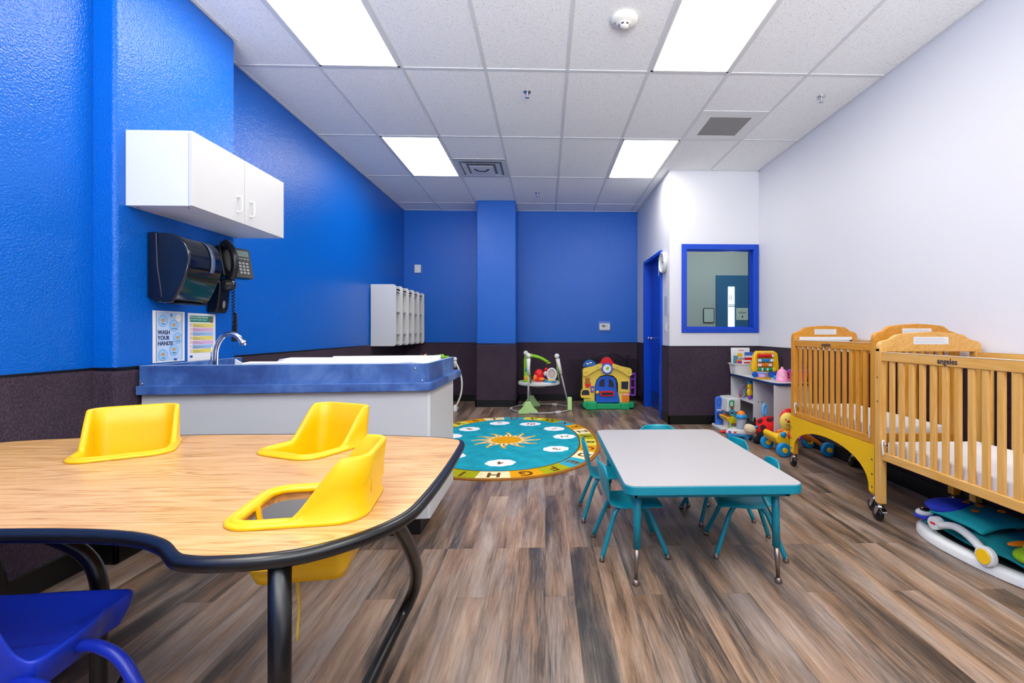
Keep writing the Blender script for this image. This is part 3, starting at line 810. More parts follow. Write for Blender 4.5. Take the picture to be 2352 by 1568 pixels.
# baby swing behind the counter
bs = thing('baby_swing', 'white baby swing with curved legs standing behind the changing counter', 'baby swing', (-1.62, 6.6, 0))
for sx, sy in ((1, -1), (-1, -1)):
    x = .36 * sx
    pth = smooth_path([(x, 0, .70), (x + .045 * sx, -.01, .62), (x + .095 * sx, -.01, .45), (x + .085 * sx, -.01, .25), (x + .01 * sx, 0, .06)], 6)
    lg = B().tube(pth, .012, 10).out('leg', M_CREAM, bs)
    B().lathe([(.03, 0), (.034, .02), (.028, .05), (.014, .1)], (x, 0, 0), seg=14).out('foot', M_WPLAS, lg)
    B().ball((x, 0, .735), (.03, .03, .03)).lathe([(.02, .62), (.024, .70), (.016, .72)], (x + .003, 0, 0), seg=12).out('hub', M_WPLAS, lg)
B().tube([(-.36, 0, .735), (.36, 0, .735)], .012, 10).tube(smooth_path([(-.36, 0, .03), (-.3, .3, .02), (.3, .3, .02), (.36, 0, .03)], 6), .012, 8).out('cross_bar', M_CREAM, bs)
rows = [[(.30 * u * (1 - .15 * v), .18 * w_, .66 + .045 * abs(u)) for u in [-1 + k / 5 for k in range(11)]] for v, w_ in ((0, -1), (0, 1))]
B().prism(rrect(-.30, .27, -.16, .16, .08), .70, .745).out('tray', M_WPLAS, bs, bev=.008)
B().ball((0, .02, .42), (.2, .17, .2)).out('seat', mat('swing_fabric', 'd9e6c8', rough=.9), bs)
B().tube([(-.15, 0, .73), (-.13, 0, .5)], .01, 6).tube([(.15, 0, .73), (.13, 0, .5)], .01, 6).out('hanger', M_CREAM, bs)
lf = B()
for k in range(14):
    a = k * 2.4
    lf.ball((.155 + .075 * math.cos(a) * (k / 14) ** .5 * 1.5, -.05 + .03 * math.sin(a), .765 + .028 * ((k * 5) % 4) / 3 * (1 - (k / 18))), (.033, .022, .018), seg=8)
lf.out('leaf_canopy_toy', M_LIME, bs)
gr = B().ball((-.065, -.08, .768), (.028, .02, .02)).ball((-.035, -.08, .788), (.02, .016, .02)).ball((-.02, -.08, .805), (.008, .006, .012)).tube([(-.075, -.08, .785), (-.085, -.08, .80)], .005, 6)
gr.out('giraffe_toy', mat('giraffe_tan', 'e0a868', rough=.6, vary=.3, vscale=60), bs)
# ================================================================ FEEDING TABLE, BLUE CHAIR
TZ = .69
ft = thing('feeding_table', 'oak-topped toddler feeding table with black edging and built-in yellow bucket seats', 'table', (-1.235, 1.45, 0))
half = [(.0, -.392), (.18, -.394), (.29, -.404), (.38, -.425), (.455, -.462), (.515, -.512), (.545, -.527), (.60, -.533), (.70, -.522), (.775, -.49), (.85, -.42), (.90, -.33), (.915, -.22), (.92, .0), (.915, .25), (.905, .40), (.875, .44), (.80, .475), (.60, .515), (.35, .545), (.0, .555)]
half = [(x * 1.0, y * 1.0) for x, y in half]
ol = smooth_path([(x, y, 0) for x, y in half], 5)
outline = [(p.x, p.y) for p in ol] + [(-p.x, p.y) for p in reversed(ol[:-1])][:-1]
# seats: centre, direction
seats = [((.655, -.265), -82, 'yellow bucket seat set in the feeding table nearest the viewer, legs holes visible, right side'),
         ((.385, .315), -24, ''), ((-.275, .30), 31, ''), ((-.655, -.265), 82, '')]
SW, SD = .125, .135
def seat_loop(off, n=10, rx=.05):
    L0 = rrect(-SW - off, SW + off, -SD - off, SD + off, max(.02, rx + off), n // 2)
    out = []
    for i, p in enumerate(L0):
        q = L0[(i + 1) % len(L0)]
        k_n = 12 if (i + 1) % (n // 2 + 1) == 0 else 1
        for k in range(k_n): out.append((p[0] + (q[0] - p[0]) * k / k_n, p[1] + (q[1] - p[1]) * k / k_n))
    return out
def place2(p, c, a):
    a = math.radians(a)
    return (c[0] + p[0] * math.cos(a) - p[1] * math.sin(a), c[1] + p[0] * math.sin(a) + p[1] * math.cos(a))
holes = [[place2(p, c, a) for p in seat_loop(.0)] for c, a, _ in seats]
tt = holed('tabletop', outline, holes, TZ - .026, TZ, [M_OAK], ft)
ed = B().tube([(x, y, TZ - .0145) for x, y in outline], .0155, 10, closed=True)
ed.out('edge_moulding', M_BLACKM, ft)
def leg_frame(s):
    P = [(s * .708, -.50, TZ - .027), (s * .708, -.50, .07), (s * .705, -.46, .025), (s * .69, -.25, .022), (s * .688, .017, .03), (s * .71, .247, .079), (s * .734, .286, .126), (s * .764, .265, .201), (s * .789, .184, .311), (s * .794, .064, .448), (s * .791, -.056, .565), (s * .78, -.13, TZ - .027)]
    sm_ = [Vector(P[0]), Vector((s * .708, -.50, .4))] + smooth_path(P[1:], 6)
    return B().tube(sm_, .021, 14).out('leg_frame', M_BLACKM, ft)
leg_frame(1)
P = [(-.155, -.17, TZ - .03), (-.13, -.15, .59), (-.04, -.115, .51), (.0, -.11, .42), (.0, -.11, .25), (.0, -.11, .06), (-.03, -.06, .02), (-.1, .1, .02)]
B().tube(smooth_path([(x, y, z) for x, y, z in P], 6), .0195, 14).out('leg_frame', M_BLACKM, ft)
P = [(-.745, -.40, TZ - .027), (-.745, -.40, .07), (-.735, -.4, .025), (-.7, .1, .02), (-.70, .25, .05), (-.72, .28, .3), (-.72, .1, TZ - .027)]
B().tube([Vector(P[0])] + smooth_path(P[1:], 6), .0195, 14).out('leg_frame', M_BLACKM, ft)
# bucket seat as a moulded shell
def bucket_seat(c, ang, label, holes_in_front=True):
    s = thing('bucket_seat', label, 'bucket seat', (-1.235 + c[0], 1.45 + c[1], TZ), rz=math.radians(ang), group=None)
    def H(p):
        t = (p[1] - .0) / .085
        t = max(0, min(1, t)); t = .6 * t + .4 * t * t * (3 - 2 * t)
        return .014 + .128 * t
    def lean(p): return .020 * (H(p) - .014) / .128
    n = len(seat_loop(0))
    def ring(off, zf, leanf=1.0):
        out = []
        for p0, p in zip(seat_loop(0), seat_loop(off)):
            hh = H(p0)
            t = zf(hh)
            yl = lean(p0) * max(0, t) / max(hh, 1e-4)
            out.append((p[0], p[1] + yl, t))
        return out
    rows = [ring(.018, lambda h: 0.0005), ring(.017, lambda h: .006), ring(.011, lambda h: min(.012, h * .8)), ring(.009, lambda h: h * .55), ring(.007, lambda h: h - .004), ring(.003, lambda h: h), ring(-.003, lambda h: h), ring(-.007, lambda h: h - .005), ring(-.010, lambda h: h * .5), ring(-.013, lambda h: -.002), ring(-.020, lambda h: -.045), ring(-.028, lambda h: -.11), ring(-.04, lambda h: -.145), ring(-.085, lambda h: -.152)]
    b = B(); V = b.grid(rows, closed_u=True)
    # leg openings in the front wall of the bucket
    bm = b.bm
    bm.verts.ensure_lookup_table()
    dele = []
    for f in bm.faces:
        m_ = f.calc_center_median()
        if -.115 < m_.z < -.012 and m_.y < -.02 and .014 < abs(m_.x) < .115: dele.append(f)
        if m_.z < -.144: pass
    if holes_in_front: bmesh.ops.delete(bm, geom=dele, context='FACES')
    bot = [v for v in V[-1] if v.is_valid]
    bm.faces.new(bot)
    b.out('seat_shell', M_YEL, s, solid=.004)
    B().box(-.07, .07, SD + .0205, SD + .023, .05, .10).out('recessed_panel', M_YEL, s)
    return s
lab = ['yellow bucket seat nearest the viewer, at the right end of the feeding table', 'yellow bucket seat at the far right of the feeding table, before the white counter', 'yellow bucket seat at the far left of the feeding table, by the blue wall', None]
sts = []
for (c, a, _), l in zip(seats[:3], lab[:3]): sts.append(bucket_seat(c, a, l, not sts))
# loose harness strap under the near seat
stp = B(); rows = []
for k in range(10):
    z = -.155 - .022 * k
    wv = .006 * math.sin(k * .9)
    ww = .008 * (1 - k / 12)
    rows.append([(-.035 + wv - ww, -.04, z), (-.035 + wv + ww, -.045, z)])
stp.grid(rows); stp.out('harness_strap', mat('yellow_strap', 'c9a94a', rough=.8), sts[0], solid=.002)

# blue moulded chair, close to the viewer
M_CHB = mat('royal_blue_plastic', (0.006, 0.03, 0.42), rough=.28)
M_CHL = mat('chipped_blue_paint', (0.006, 0.02, 0.30), rough=.35)
bc = thing('school_chair', 'royal blue moulded plastic chair with chipped blue tube legs, pushed under the feeding table', 'chair', (-1.33, 1.02, 0))
rim = [(.26, .233, .449), (.25, .183, .441), (.268, .118, .44), (.273, .062, .438), (.273, .02, .435), (.266, -.003, .435), (.255, -.013, .44), (.238, -.022, .464), (.223, -.031, .506), (.188, -.045, .577), (.123, -.053, .62), (.0, -.03, .635), (-.135, .00, .63), (-.281, .03, .581), (-.311, .21, .487), (-.207, .237, .447), (-.084, .243, .438), (.058, .249, .441), (.207, .249, .446)]
cen = Vector((.08, .12, .395))
rim_s = smooth_path(rim, 3, closed=True)
def toward(p, f, z): 
    q = p.lerp(cen, f); return (q.x, q.y, z)
rows = []
def skz(p, dz): return p.z - dz
rows.append([(p.x + (p.x - cen.x) * -.10, p.y + (p.y - cen.y) * -.10, min(p.z, .45) - .075) for p in rim_s])
rows.append([(p.x + (p.x - cen.x) * .0, p.y + (p.y - cen.y) * .0, p.z - .035) for p in rim_s])
rows.append([(p.x + (p.x - cen.x) * .02, p.y + (p.y - cen.y) * .02, p.z - .006) for p in rim_s])
rows.append([(p.x, p.y, p.z) for p in rim_s])
rows.append([(p.lerp(cen, .05).x, p.lerp(cen, .05).y, p.z - .003) for p in rim_s])
rows.append([toward(p, .16, p.z - .6 * (p.z - .40)) for p in rim_s])
rows.append([toward(p, .38, .408) for p in rim_s])
rows.append([toward(p, .70, .398) for p in rim_s])
b = B(); V_ = b.grid(rows, closed_u=True); b.bm.faces.new(V_[-1])
for f_ in b.bm.faces: f_.smooth = True
b.out('seat_shell', M_CHB, bc, sub=1)
for pth in ([(.10, .09, .385), (.278, .082, .405), (.337, .07, .405), (.385, .059, .385), (.425, .048, .34), (.50, .04, .22), (.62, .03, .012)],
            [(.12, .03, .385), (.24, -.01, .39), (.31, -.035, .395), (.345, -.045, .37), (.355, -.05, .30), (.36, -.08, .012)],
            [(-.1, .10, .39), (-.22, .15, .38), (-.30, .18, .33), (-.38, .22, .02)],
            [(-.1, -.08, .38), (-.25, -.12, .37), (-.33, -.15, .3), (-.42, -.2, .02)]):
    B().tube(smooth_path(pth, 6), .0135, 12).out('leg', M_CHL, bc)
wp = B().ball((.346, -.050, .375), (.0125, .013, .028)); wp.out('worn_paint_patch', mat('worn_tan', 'b08a60', rough=.4), bc)
# ================================================================ TEAL TABLE AND CHAIRS
tb_ = thing('activity_table', 'low rectangular toddler table with grey top, teal edge and teal legs', 'table', (.72, 2.53, 0))
HX, HY = .385, .57
B().prism(rrect(-HX, HX, -HY, HY, .05, 8), .43, .468, smooth=False).out('edge_band', M_TEALM, tb_, bev=.004)
B().prism(rrect(-HX + .004, HX - .004, -HY + .004, HY - .004, .047, 8), .4675, .4705).out('tabletop', M_TTOP, tb_)
for sx in (-1, 1):
    for sy in (-1, 1):
        x, y = sx * (HX - .075), sy * (HY - .12)
        lg = B().tube([(x, y, .43), (x + .004 * sx, y + .004 * sy, .16)], .017, 16).out('leg', M_TEALM, tb_)
        B().tube([(x + .004 * sx, y + .004 * sy, .165), (x + .010 * sx, y + .010 * sy, .02)], [.0125, .008], 14).lathe([(.006, .025), (.014, .018), (.016, .008), (.015, 0)], (x + .010 * sx, y + .010 * sy, 0), seg=16).out('leg_foot', M_STEEL, lg)
        B().tube([(x - .0 * sx, y - .01 * sy, .27), (x - .055 * sx, y - .10 * sy, .43)], .0045, 8).out('brace', M_TEALM, lg)
ap = B()
for sy in (-1, 1): ap.box(-HX + .05, HX - .05, sy * (HY - .06) - .01, sy * (HY - .06) + .01, .405, .43)
for sx in (-1, 1): ap.box(sx * (HX - .05) - .01, sx * (HX - .05) + .01, -HY + .05, HY - .05, .405, .43)
ap.out('apron', M_TEALM, tb_)

def toddler_chair():
    c = thing('toddler_chair', 'teal moulded toddler chair', 'chair', group='teal toddler chairs')
    rows = []
    prof = [(.150, .248, .118), (.145, .262, .128), (.10, .267, .135), (.03, .262, .135), (-.05, .258, .125), (-.095, .262, .110), (-.122, .283, .098), (-.135, .32, .098), (-.145, .365, .118), (-.152, .405, .140), (-.158, .435, .128), (-.163, .462, .080)]
    for x, z, hw in prof:
        row = []
        for k in range(9):
            t = -1 + k / 4
            up = z > .30
            dz = 0 if up else -.020 * max(0, abs(t) - .7) / .3 + .006 * (abs(t) > .5)
            dx = .022 * t * t if up else 0
            row.append((x + dx, hw * t, z + dz))
        rows.append(row)
    b = B(); b.grid(rows)
    b.out('seat_shell', M_TEAL, c, solid=.010, sub=1)
    for sx, sy in ((1, 1), (1, -1), (-1, 1), (-1, -1)):
        fx = .165 if sx > 0 else -.160
        pth = smooth_path([(.0 * sx, sy * .062, .245), (.055 * sx, sy * .075, .243), (.085 * sx, sy * .086, .215), (.105 * sx if sx > 0 else -.105, sy * .098, .17), (fx, sy * .135, .018)], 6)
        lg = B().tube(pth, .0115, 12).out('leg', M_TEALM, c)
        B().lathe([(.006, .03), (.009, .02), (.013, .012), (.014, 0)], (fx + .002 * sx, sy * .137, 0), seg=14).out('glide', M_STEEL, lg)
    B().box(-.07, .08, -.07, .07, .238, .247).out('seat_bracket', M_TEALM, c)
    return c
ch0 = toddler_chair()
chairs = [(.43, 2.43, 3, 'teal toddler chair on the left side of the low table, nearer the viewer'),
          (.385, 2.89, 0, 'teal toddler chair on the left side of the low table, beside the rug'),
          (1.03, 2.41, 171, 'teal toddler chair on the right side of the low table, nearer the viewer'),
          (1.045, 2.84, 187, 'teal toddler chair on the right side of the low table, the farther one'),
          (.785, 3.16, -92, 'teal toddler chair at the far end of the low table')]
for i, (x, y, a, l) in enumerate(chairs):
    c = ch0 if i == 0 else copy_tree(ch0)
    c.location = (x, y, 0); c.rotation_euler = (0, 0, math.radians(a)); c['label'] = l

# ================================================================ CRIBS
def crib(label, X0, Y0, W, L, dz, wz, wy, yellow, n, rz=0.0):
    c = thing('crib', label, 'crib', (X0, Y0, 0), rz=rz)
    z0, z1 = .37 + dz, 1.0 + dz
    for x in (0, W - .04):
        for y in (0, L - .045):
            p = B().box(x, x + .04, y, y + .045, .112, z1 + .02).out('post', wz, c, bev=.003)
            cx, cy = x + .02, y + .0225
            if yellow: cx += .0
            f = B().lathe([(.012, .118), (.012, .095), (.020, .092), (.020, .086)], (cx, cy, 0), seg=14)
            f.prism([(cy - .012, .088), (cy + .020, .088), (cy + .034, .045), (cy + .026, .030), (cy + .010, .045)], cx - .019, cx - .016, 'x').prism([(cy - .012, .088), (cy + .020, .088), (cy + .034, .045), (cy + .026, .030), (cy + .010, .045)], cx + .016, cx + .019, 'x')
            f.prism([(cy - .035, .07), (cy - .012, .088), (cy - .012, .078), (cy - .035, .062)], cx - .014, cx + .014, 'x')
            cf = f.out('caster_fork', M_CHROME, p)
            wh = B().lathe([(.004, -.014), (.030, -.014), (.0375, -.010), (.0375, .010), (.030, .014), (.004, .014)], (cx, cy + .022, .0385), M=Matrix.Rotation(PI / 2, 4, 'Y'), seg=24).out('caster_wheel', M_BLACKM, p)
    # end headers and clear panels
    for y in (.012, L - .034):
        cam_ = [(0, -.005), (.0, .030), (.012, .050), (.035, .062), (.11, .074), (.16, .094), (.22, .106), (.5, .118), (.78, .106), (.84, .094), (.89, .074), (.965, .062), (.988, .050), (1.0, .030), (1.0, -.005)]
        sp_ = smooth_path([(a * W, b_, 0) for a, b_ in cam_[1:-1]], 3)
        pts = [(0, -.02)] + [(p.x, z1 + p.y) for p in sp_] + [(W, -.02)]
        pts[0] = (0, z1 + .002); pts[-1] = (W, z1 + .002)
        hd_ = B().prism(pts, y - .006, y + .028, 'y').out('end_header', wy, c, bev=.003)
        st_ = B().box(W * .33, W * .67, y - .0085, y - .0065, z1 + .045, z1 + .088).out('warning_label', M_PAPER, hd_)
        ll = B()
        for k in range(4): ll.box(W * .335, W * (.66 - .03 * (k % 2)), y - .0092, y - .0084, z1 + .052 + .009 * k, z1 + .0535 + .009 * k)
        ll.out('printed_lines', mat('line_grey', '6c7078'), st_)
        if yellow and y > .5: B().box(.05, W - .045, y - .0085, y - .0065, z1 + .002, z1 + .026).out('white_strip', M_PAPER, hd_)
        B().box(.042, W - .042, y + .008, y + .013, z0 + .10, z1 + .002).out('clear_end_panel', M_ACRYL, c)
        B().box(.04, W - .04, y, y + .02, z0, z0 + .07).out('end_bottom_rail', wy, c, bev=.002)
    for x in (.008, W - .032):
        B().box(x, x + .024, .045, L - .045, z1 - .052, z1 - .001).out('top_rail', wy, c, bev=.003)
        B().box(x, x + .024, .045, L - .045, z0, z0 + .046).out('bottom_rail', wy, c, bev=.003)
        B().box(x - .001, x + .025, .05, L - .05, z1 - .0015, z1 + .0012).out('teething_rail', mat('clear_strip', 'e8d6c0', rough=.15), c)
        for k in range(n):
            yy = .045 + (L - .09) * (k + 1) / (n + 1)
            B().box(x + .004, x + .019, yy - .0165, yy + .0165, z0 + .04, z1 - .05).out('slat', wz, c, bev=.003)
    for y in (.052, L - .067):
        B().tube(smooth_path([(.004, y, z0 + .03), (.0, y + .004, z0 + .10), (.012, y + .008, z0 + .115), (.02, y + .008, z0 + .09)], 4), .005, 8).out('drop_latch', M_WPLAS, c)
    B().box(.03, W - .03, .05, L - .05, z0 + .005, z0 + .020).out('mattress_board', mat('dark_board', '3a3330', rough=.7), c)
    for zz in (z1 - .29, z1 - .15): B().disc((-.0005, L - .022, zz), .004, 'x', .003, 10).out('bolt_hole', M_INK, c)
    if yellow:
        for x in (-.004, W):
            pts = [(0, .125), (.045, .125)]
            for k in range(21):
                a = PI - PI * k / 20
                pts.append((L / 2 + (L / 2 - .05) * math.cos(a), .13 + .225 * math.sin(a) ** .8))
            pts += [(L - .045, .125), (L, .125), (L, z0 + .002), (0, z0 + .002)]
            yp = B().prism(pts, x, x + .004, 'x').out('evacuation_frame', mat('yellow_frame_paint', 'f2bd10', rough=.35), c)
            for y in (.02, L - .02):
                for z in (.16, .24, .33): B().disc((x - .001, y, z), .006, 'x', .004, 10).out('bolt', M_STEEL, yp)
    t_ = text('angeles', .040, M_INK, c, (.0072, L * (.52 if yellow else .64), z1 - .028), rot=(PI / 2, 0, -PI / 2), bold=.0006)
    return c
def mattress(label, X0, Y0, W, L, z, rz=0.0):
    m_ = thing('crib_mattress', label, 'mattress', (X0, Y0, z), rz=rz, group='crib mattresses')
    B().box(.036, W - .036, .05, L - .05, 0, .088).out('cover', M_SHEET, m_, bev=.014, bseg=3)
    B().tube([(.034, .06, .02), (.034, L - .06, .02)], .0025, 6).out('piping', mat('piping_white', 'd6d6da', rough=.7), m_)
    return m_
crib('lighter maple crib nearest the viewer, cut off by the right edge, over the infant seat', 1.955, 1.36, .615, 1.375, 0, M_MAPLE, M_MAPLEY, False, 17)
mattress('white mattress in the lighter maple crib nearest the viewer', 1.955, 1.36, .615, 1.375, .391)
crib('honey maple crib with yellow arched side frame, beside the toys and shelf', 2.024, 2.83, .53, 1.02, .05, M_MAPLED, M_MAPLEDY, True, 12, -.016)
mattress('white mattress in the farther crib with the yellow frame', 2.024, 2.83, .53, 1.02, .441, -.016)
# ================================================================ RUG
rug = thing('alphabet_rug', 'oval turquoise rug with a sun, numbered clouds and an alphabet border', 'rug', (-.40, 4.84, 0))
def sup(a, b_, n=2.25, k=120, p0=0, p1=2 * PI):
    out = []
    for i in range(k):
        t = p0 + (p1 - p0) * i / (k if abs(p1 - p0 - 2 * PI) < 1e-6 else k - 1)
        c_, s_ = math.cos(t), math.sin(t)
        out.append((a * abs(c_) ** (2 / n) * (1 if c_ >= 0 else -1), b_ * abs(s_) ** (2 / n) * (1 if s_ >= 0 else -1)))
    return out
def rm(name, c, **k): return mat('rug_' + name, c, rough=.95, vary=.10, vscale=35, bump=.35, bscale=350, spec=.1, **k)
RA, RB = .945, 1.305
B().prism(sup(RA, RB), .0, .010).out('rug_pile', rm('brown', '9a6428'), rug)
cols = {'g': rm('green', 'a2a417'), 'y': rm('yellow', 'd8cf50'), 'o': rm('orange', 'dc9a14'), 'c': rm('cream', 'efe0b0'), 'b': rm('blue', '35a0b8')}
K_BROWN = rm('ink', '6b4416')
# 26 tiles between two ovals; U is at the far middle, H at the near middle
def band(t, o): 
    a, b_ = RA - .035 - .155 * o, RB - .035 - .17 * o
    c_, s_ = math.cos(t), math.sin(t); n = 2.25
    return (a * abs(c_) ** (2 / n) * (1 if c_ >= 0 else -1), b_ * abs(s_) ** (2 / n) * (1 if s_ >= 0 else -1))
# equal arc-length division
M_ = 720
mid = [band(PI / 2 - 2 * PI * i / M_, .5) for i in range(M_ + 1)]
cum = [0]
for a_, b_ in zip(mid, mid[1:]): cum.append(cum[-1] + math.dist(a_, b_))
def t_at(frac):
    frac %= 1.0
    d_ = frac * cum[-1]
    for i in range(M_):
        if cum[i + 1] >= d_: return PI / 2 - 2 * PI * (i + (d_ - cum[i]) / max(1e-9, cum[i + 1] - cum[i])) / M_
    return PI / 2 - 2 * PI
order = 'UVWXYZABCDEFGHIJKLMNOPQRST'
colmap = dict(U='b', V='y', W='g', X='b', Y='o', Z='c', A='g', B='y', C='o', D='c', E='b', F='g', G='o', H='c', I='g', J='y', K='o', L='c', M='b', N='g', O='o', P='b', Q='g', R='y', S='o', T='c')
for i, L_ in enumerate(order):
    f0, f1 = (i - .5) / 26, (i + .5) / 26
    n_ = 6
    o_, in_ = [], []
    for k in range(n_ + 1):
        fr = f0 + (f1 - f0) * k / n_
        t_ = t_at(fr % 1.0)
        p, q = band(t_, 0), band(t_, 1)
        o_.append((p[0], p[1], .0108)); in_.append((q[0], q[1], .0108))
    b = B(); b.grid([o_, in_], smooth=False); tl = b.out('letter_tile', cols[colmap[L_]], rug)
    t_ = t_at(i / 26.0)
    cpt = band(t_, .5)
    p, q = band(t_, 0), band(t_, 1)
    ang = math.atan2(p[1] - q[1], p[0] - q[0]) - PI / 2
    text(L_, .155, K_BROWN, rug, (cpt[0], cpt[1], .0112), rot=(0, 0, ang + PI * 0), bold=.005, depth=.0002)
B().prism(sup(RA - .19, RB - .205), .0, .0112).out('inner_border', K_BROWN, rug)
B().prism(sup(RA - .205, RB - .22), .0, .0118).out('field', mat('rug_turquoise', '1f96a8', rough=.95, vary=.16, vscale=7, bump=.35, bscale=350, spec=.1), rug)
MW = rm('white', 'f0eff0')
cl_pos = [(1, .50, .52), (2, .60, .12), (3, .50, -.40), (4, .02, -.86), (5, -.44, -.62), (6, -.62, -.20), (7, -.60, .18), (8, -.46, .53), (9, -.15, .86), (10, .22, .80)]
for num, x, y in cl_pos:
    pts = []
    for k in range(80):
        a = 2 * PI * k / 80
        r_ = 1 + .10 * abs(math.sin(a * 4.0 + num)) - .05 * math.sin(a * 2 + num)
        pts.append((x + .115 * r_ * math.cos(a), y + .10 * r_ * math.sin(a)))
    cd_ = B().prism(pts, .0115, .0124).out('cloud', MW, rug)
    text(str(num), .115, K_BROWN, rug, (x, y, .0127), rot=(0, 0, math.atan2(y, x) - PI / 2), bold=.003, depth=.0002)
sx_, sy_ = .0, -.02
ray, ins = B(), B()
for k in range(12):
    a = 2 * PI * k / 12
    M1 = Matrix.Translation((sx_, sy_, 0)) @ Matrix.Rotation(a, 4, 'Z')
    pts = [(.13, -.050), (.20, -.052), (.25, -.032), (.30, -.022), (.345, .005), (.355, .03), (.33, .028), (.30, .012), (.255, .014), (.21, .036), (.13, .048)]
    ray.prism(pts, .0117, .0124, M=M1)
for k in range(12):
    a = 2 * PI * k / 12
    M1 = Matrix.Translation((sx_, sy_, 0)) @ Matrix.Rotation(a, 4, 'Z')
    ins.prism([(.12, -.036), (.20, -.038), (.25, -.02), (.29, -.008), (.25, .0), (.20, .024), (.12, .034)], .0117, .0128, M=M1)
ray.out('sun_rays', rm('ray', 'dba540'), rug)
ins.out('sun_ray_centres', cols['c'], rug)
lv = B()
for k in range(12):
    a = 2 * PI * k / 12
    lv.prism([(.165, -.008), (.20, -.018), (.25, -.006), (.205, .008)], .0117, .0132, M=Matrix.Translation((sx_, sy_, 0)) @ Matrix.Rotation(a, 4, 'Z'))
lv.out('sun_ray_marks', K_BROWN, rug)
B().prism([(sx_ + .155 * math.cos(2 * PI * k / 40), sy_ + .155 * math.sin(2 * PI * k / 40)) for k in range(40)], .0117, .0136).out('sun_disc', cols['o'], rug)

# ================================================================ PLAYHOUSE TOY
hs = thing('toy_playhouse', 'yellow toy playhouse front with blue door and green base against the back wall', 'toy', (.895, 6.86, 0))
S = .000921
def C(cx, cy): return ((cx - 1591) * S, (1086 - cy) * S)
def poly(pts): return [C(*p) for p in pts]
fr = [(1225, 1000), (1225, 925), (1175, 900), (1178, 810), (1205, 775), (1205, 560), (1500, 430), (1690, 430), (1950, 560), (1950, 800), (1940, 1000), (1800, 1000), (1765, 830), (1765, 700), (1740, 620), (1690, 570), (1585, 548), (1480, 575), (1425, 635), (1398, 720), (1395, 1000)]
B().prism(poly(fr), -.07, .03, 'y').out('house_front', M_TYEL, hs, bev=.006)
for s in (1, -1):
    pts = [(1591 + s * q[0], q[1]) for q in [(90, 370), (230, 420), (370, 450), (388, 480), (385, 555), (340, 580), (300, 560), (250, 520), (150, 470), (60, 440)]]
    rf = B().prism(poly(pts), -.10, .035, 'y').out('roof_beam', M_TYEL, hs, bev=.006)
    cr = B()
    for q in ((160, 440), (335, 520)):
        x, z = C(1591 + s * q[0], q[1])
        cr.tube([(x + .014 * math.cos(a * .5), -.103, z + .012 * math.sin(a * .5)) for a in range(0, 8)], .003, 6)
    cr.out('roof_scroll', mat('gold_shade_plastic', 'd4b340', rough=.5), hs)
B().prism(poly([(1480, 385), (1490, 350), (1530, 295), (1560, 278), (1625, 278), (1650, 300), (1685, 350), (1700, 385), (1640, 400), (1540, 400)]), -.09, .02, 'y').out('roof_cap', M_RED, hs, bev=.006)
x, z = C(1585, 450)
B().disc((x, -.105, z), .080, 'y', .02, 32).out('clock_ring', M_BLUE, hs)
B().disc((x, -.116, z), .060, 'y', .006, 32).out('clock_dial', M_PAPER, hs)
B().ball((x, -.121, z), (.022, .004, .018), seg=10).ball((x + .012, -.122, z + .018), (.014, .004, .012), seg=10).out('green_bird', M_LIME, hs)
dr = B().prism(poly([(1410, 990), (1405, 720), (1430, 645), (1480, 590), (1585, 560), (1690, 590), (1735, 645), (1748, 830), (1815, 840), (1815, 990)]), -.060, -.030, 'y').out('house_door', M_BLUE, hs, bev=.005)
for pts in ([(1465, 730), (1470, 670), (1500, 625), (1545, 620), (1550, 740)], [(1615, 740), (1620, 615), (1660, 630), (1695, 690), (1700, 750)]):
    B().prism(poly(pts), -.064, -.058, 'y').out('door_window', M_INK, dr)
B().prism([(p[0], p[1]) for p in rrect(*[C(1480, 0)[0], C(1705, 0)[0]], C(0, 890)[1], C(0, 805)[1], .03)], -.075, -.058, 'y').out('mail_slot', M_RED, dr, bev=.004)
B().prism([(p[0], p[1]) for p in rrect(*[C(1505, 0)[0], C(1680, 0)[0]], C(0, 868)[1], C(0, 830)[1], .014)], -.078, -.073, 'y').out('slot_opening', M_INK, dr)
B().ball((*[C(1437, 825)[0]], -.085, C(1437, 825)[1]), .026).out('door_knob', M_GOLD, dr)
B().prism(poly([(1240, 600), (1325, 600), (1315, 640), (1335, 690), (1320, 730), (1280, 750), (1250, 730), (1235, 680), (1250, 640)]), -.082, -.068, 'y').out('honey_jar', mat('amber_plastic', 'b0703a', rough=.3), hs, bev=.004)
B().prism(poly([(1238, 695), (1335, 695), (1320, 732), (1280, 750), (1250, 732)]), -.086, -.08, 'y').out('jar_red_base', M_RED, hs)
B().prism(poly([(1328, 728), (1385, 728), (1382, 828), (1330, 828)]), -.082, -.068, 'y').out('light_switch_toy', M_PURPLE, hs, bev=.003)
B().prism(poly([(1345, 760), (1370, 760), (1370, 800), (1345, 800)]), -.088, -.08, 'y').out('switch_key', M_PGREEN, hs)
B().prism(poly([(1190, 870), (1190, 820), (1215, 790), (1290, 790), (1310, 820), (1310, 870)]), -.074, -.068, 'y').out('side_window', M_INK, hs)
B().prism(poly([(1175, 882), (1325, 882), (1318, 910), (1182, 910)]), -.10, -.06, 'y').out('window_ledge', M_TYEL, hs, bev=.003)
B().prism(poly([(1790, 640), (1945, 640), (1945, 830), (1780, 820)]), -.084, -.068, 'y').out('window_surround', M_TYEL, hs, bev=.004)
B().prism(poly([(1812, 655), (1922, 655), (1918, 780), (1812, 770)]), -.088, -.082, 'y').out('side_window', M_INK, hs)
B().prism(poly([(1825, 838), (1938, 838), (1935, 990), (1825, 985)]), -.09, -.068, 'y').out('mailbox', M_ORANGE, hs, bev=.003)
text('LEARN', .032, M_PAPER, hs, (C(1882, 858)[0], -.0915, C(1882, 858)[1]), bold=.001)
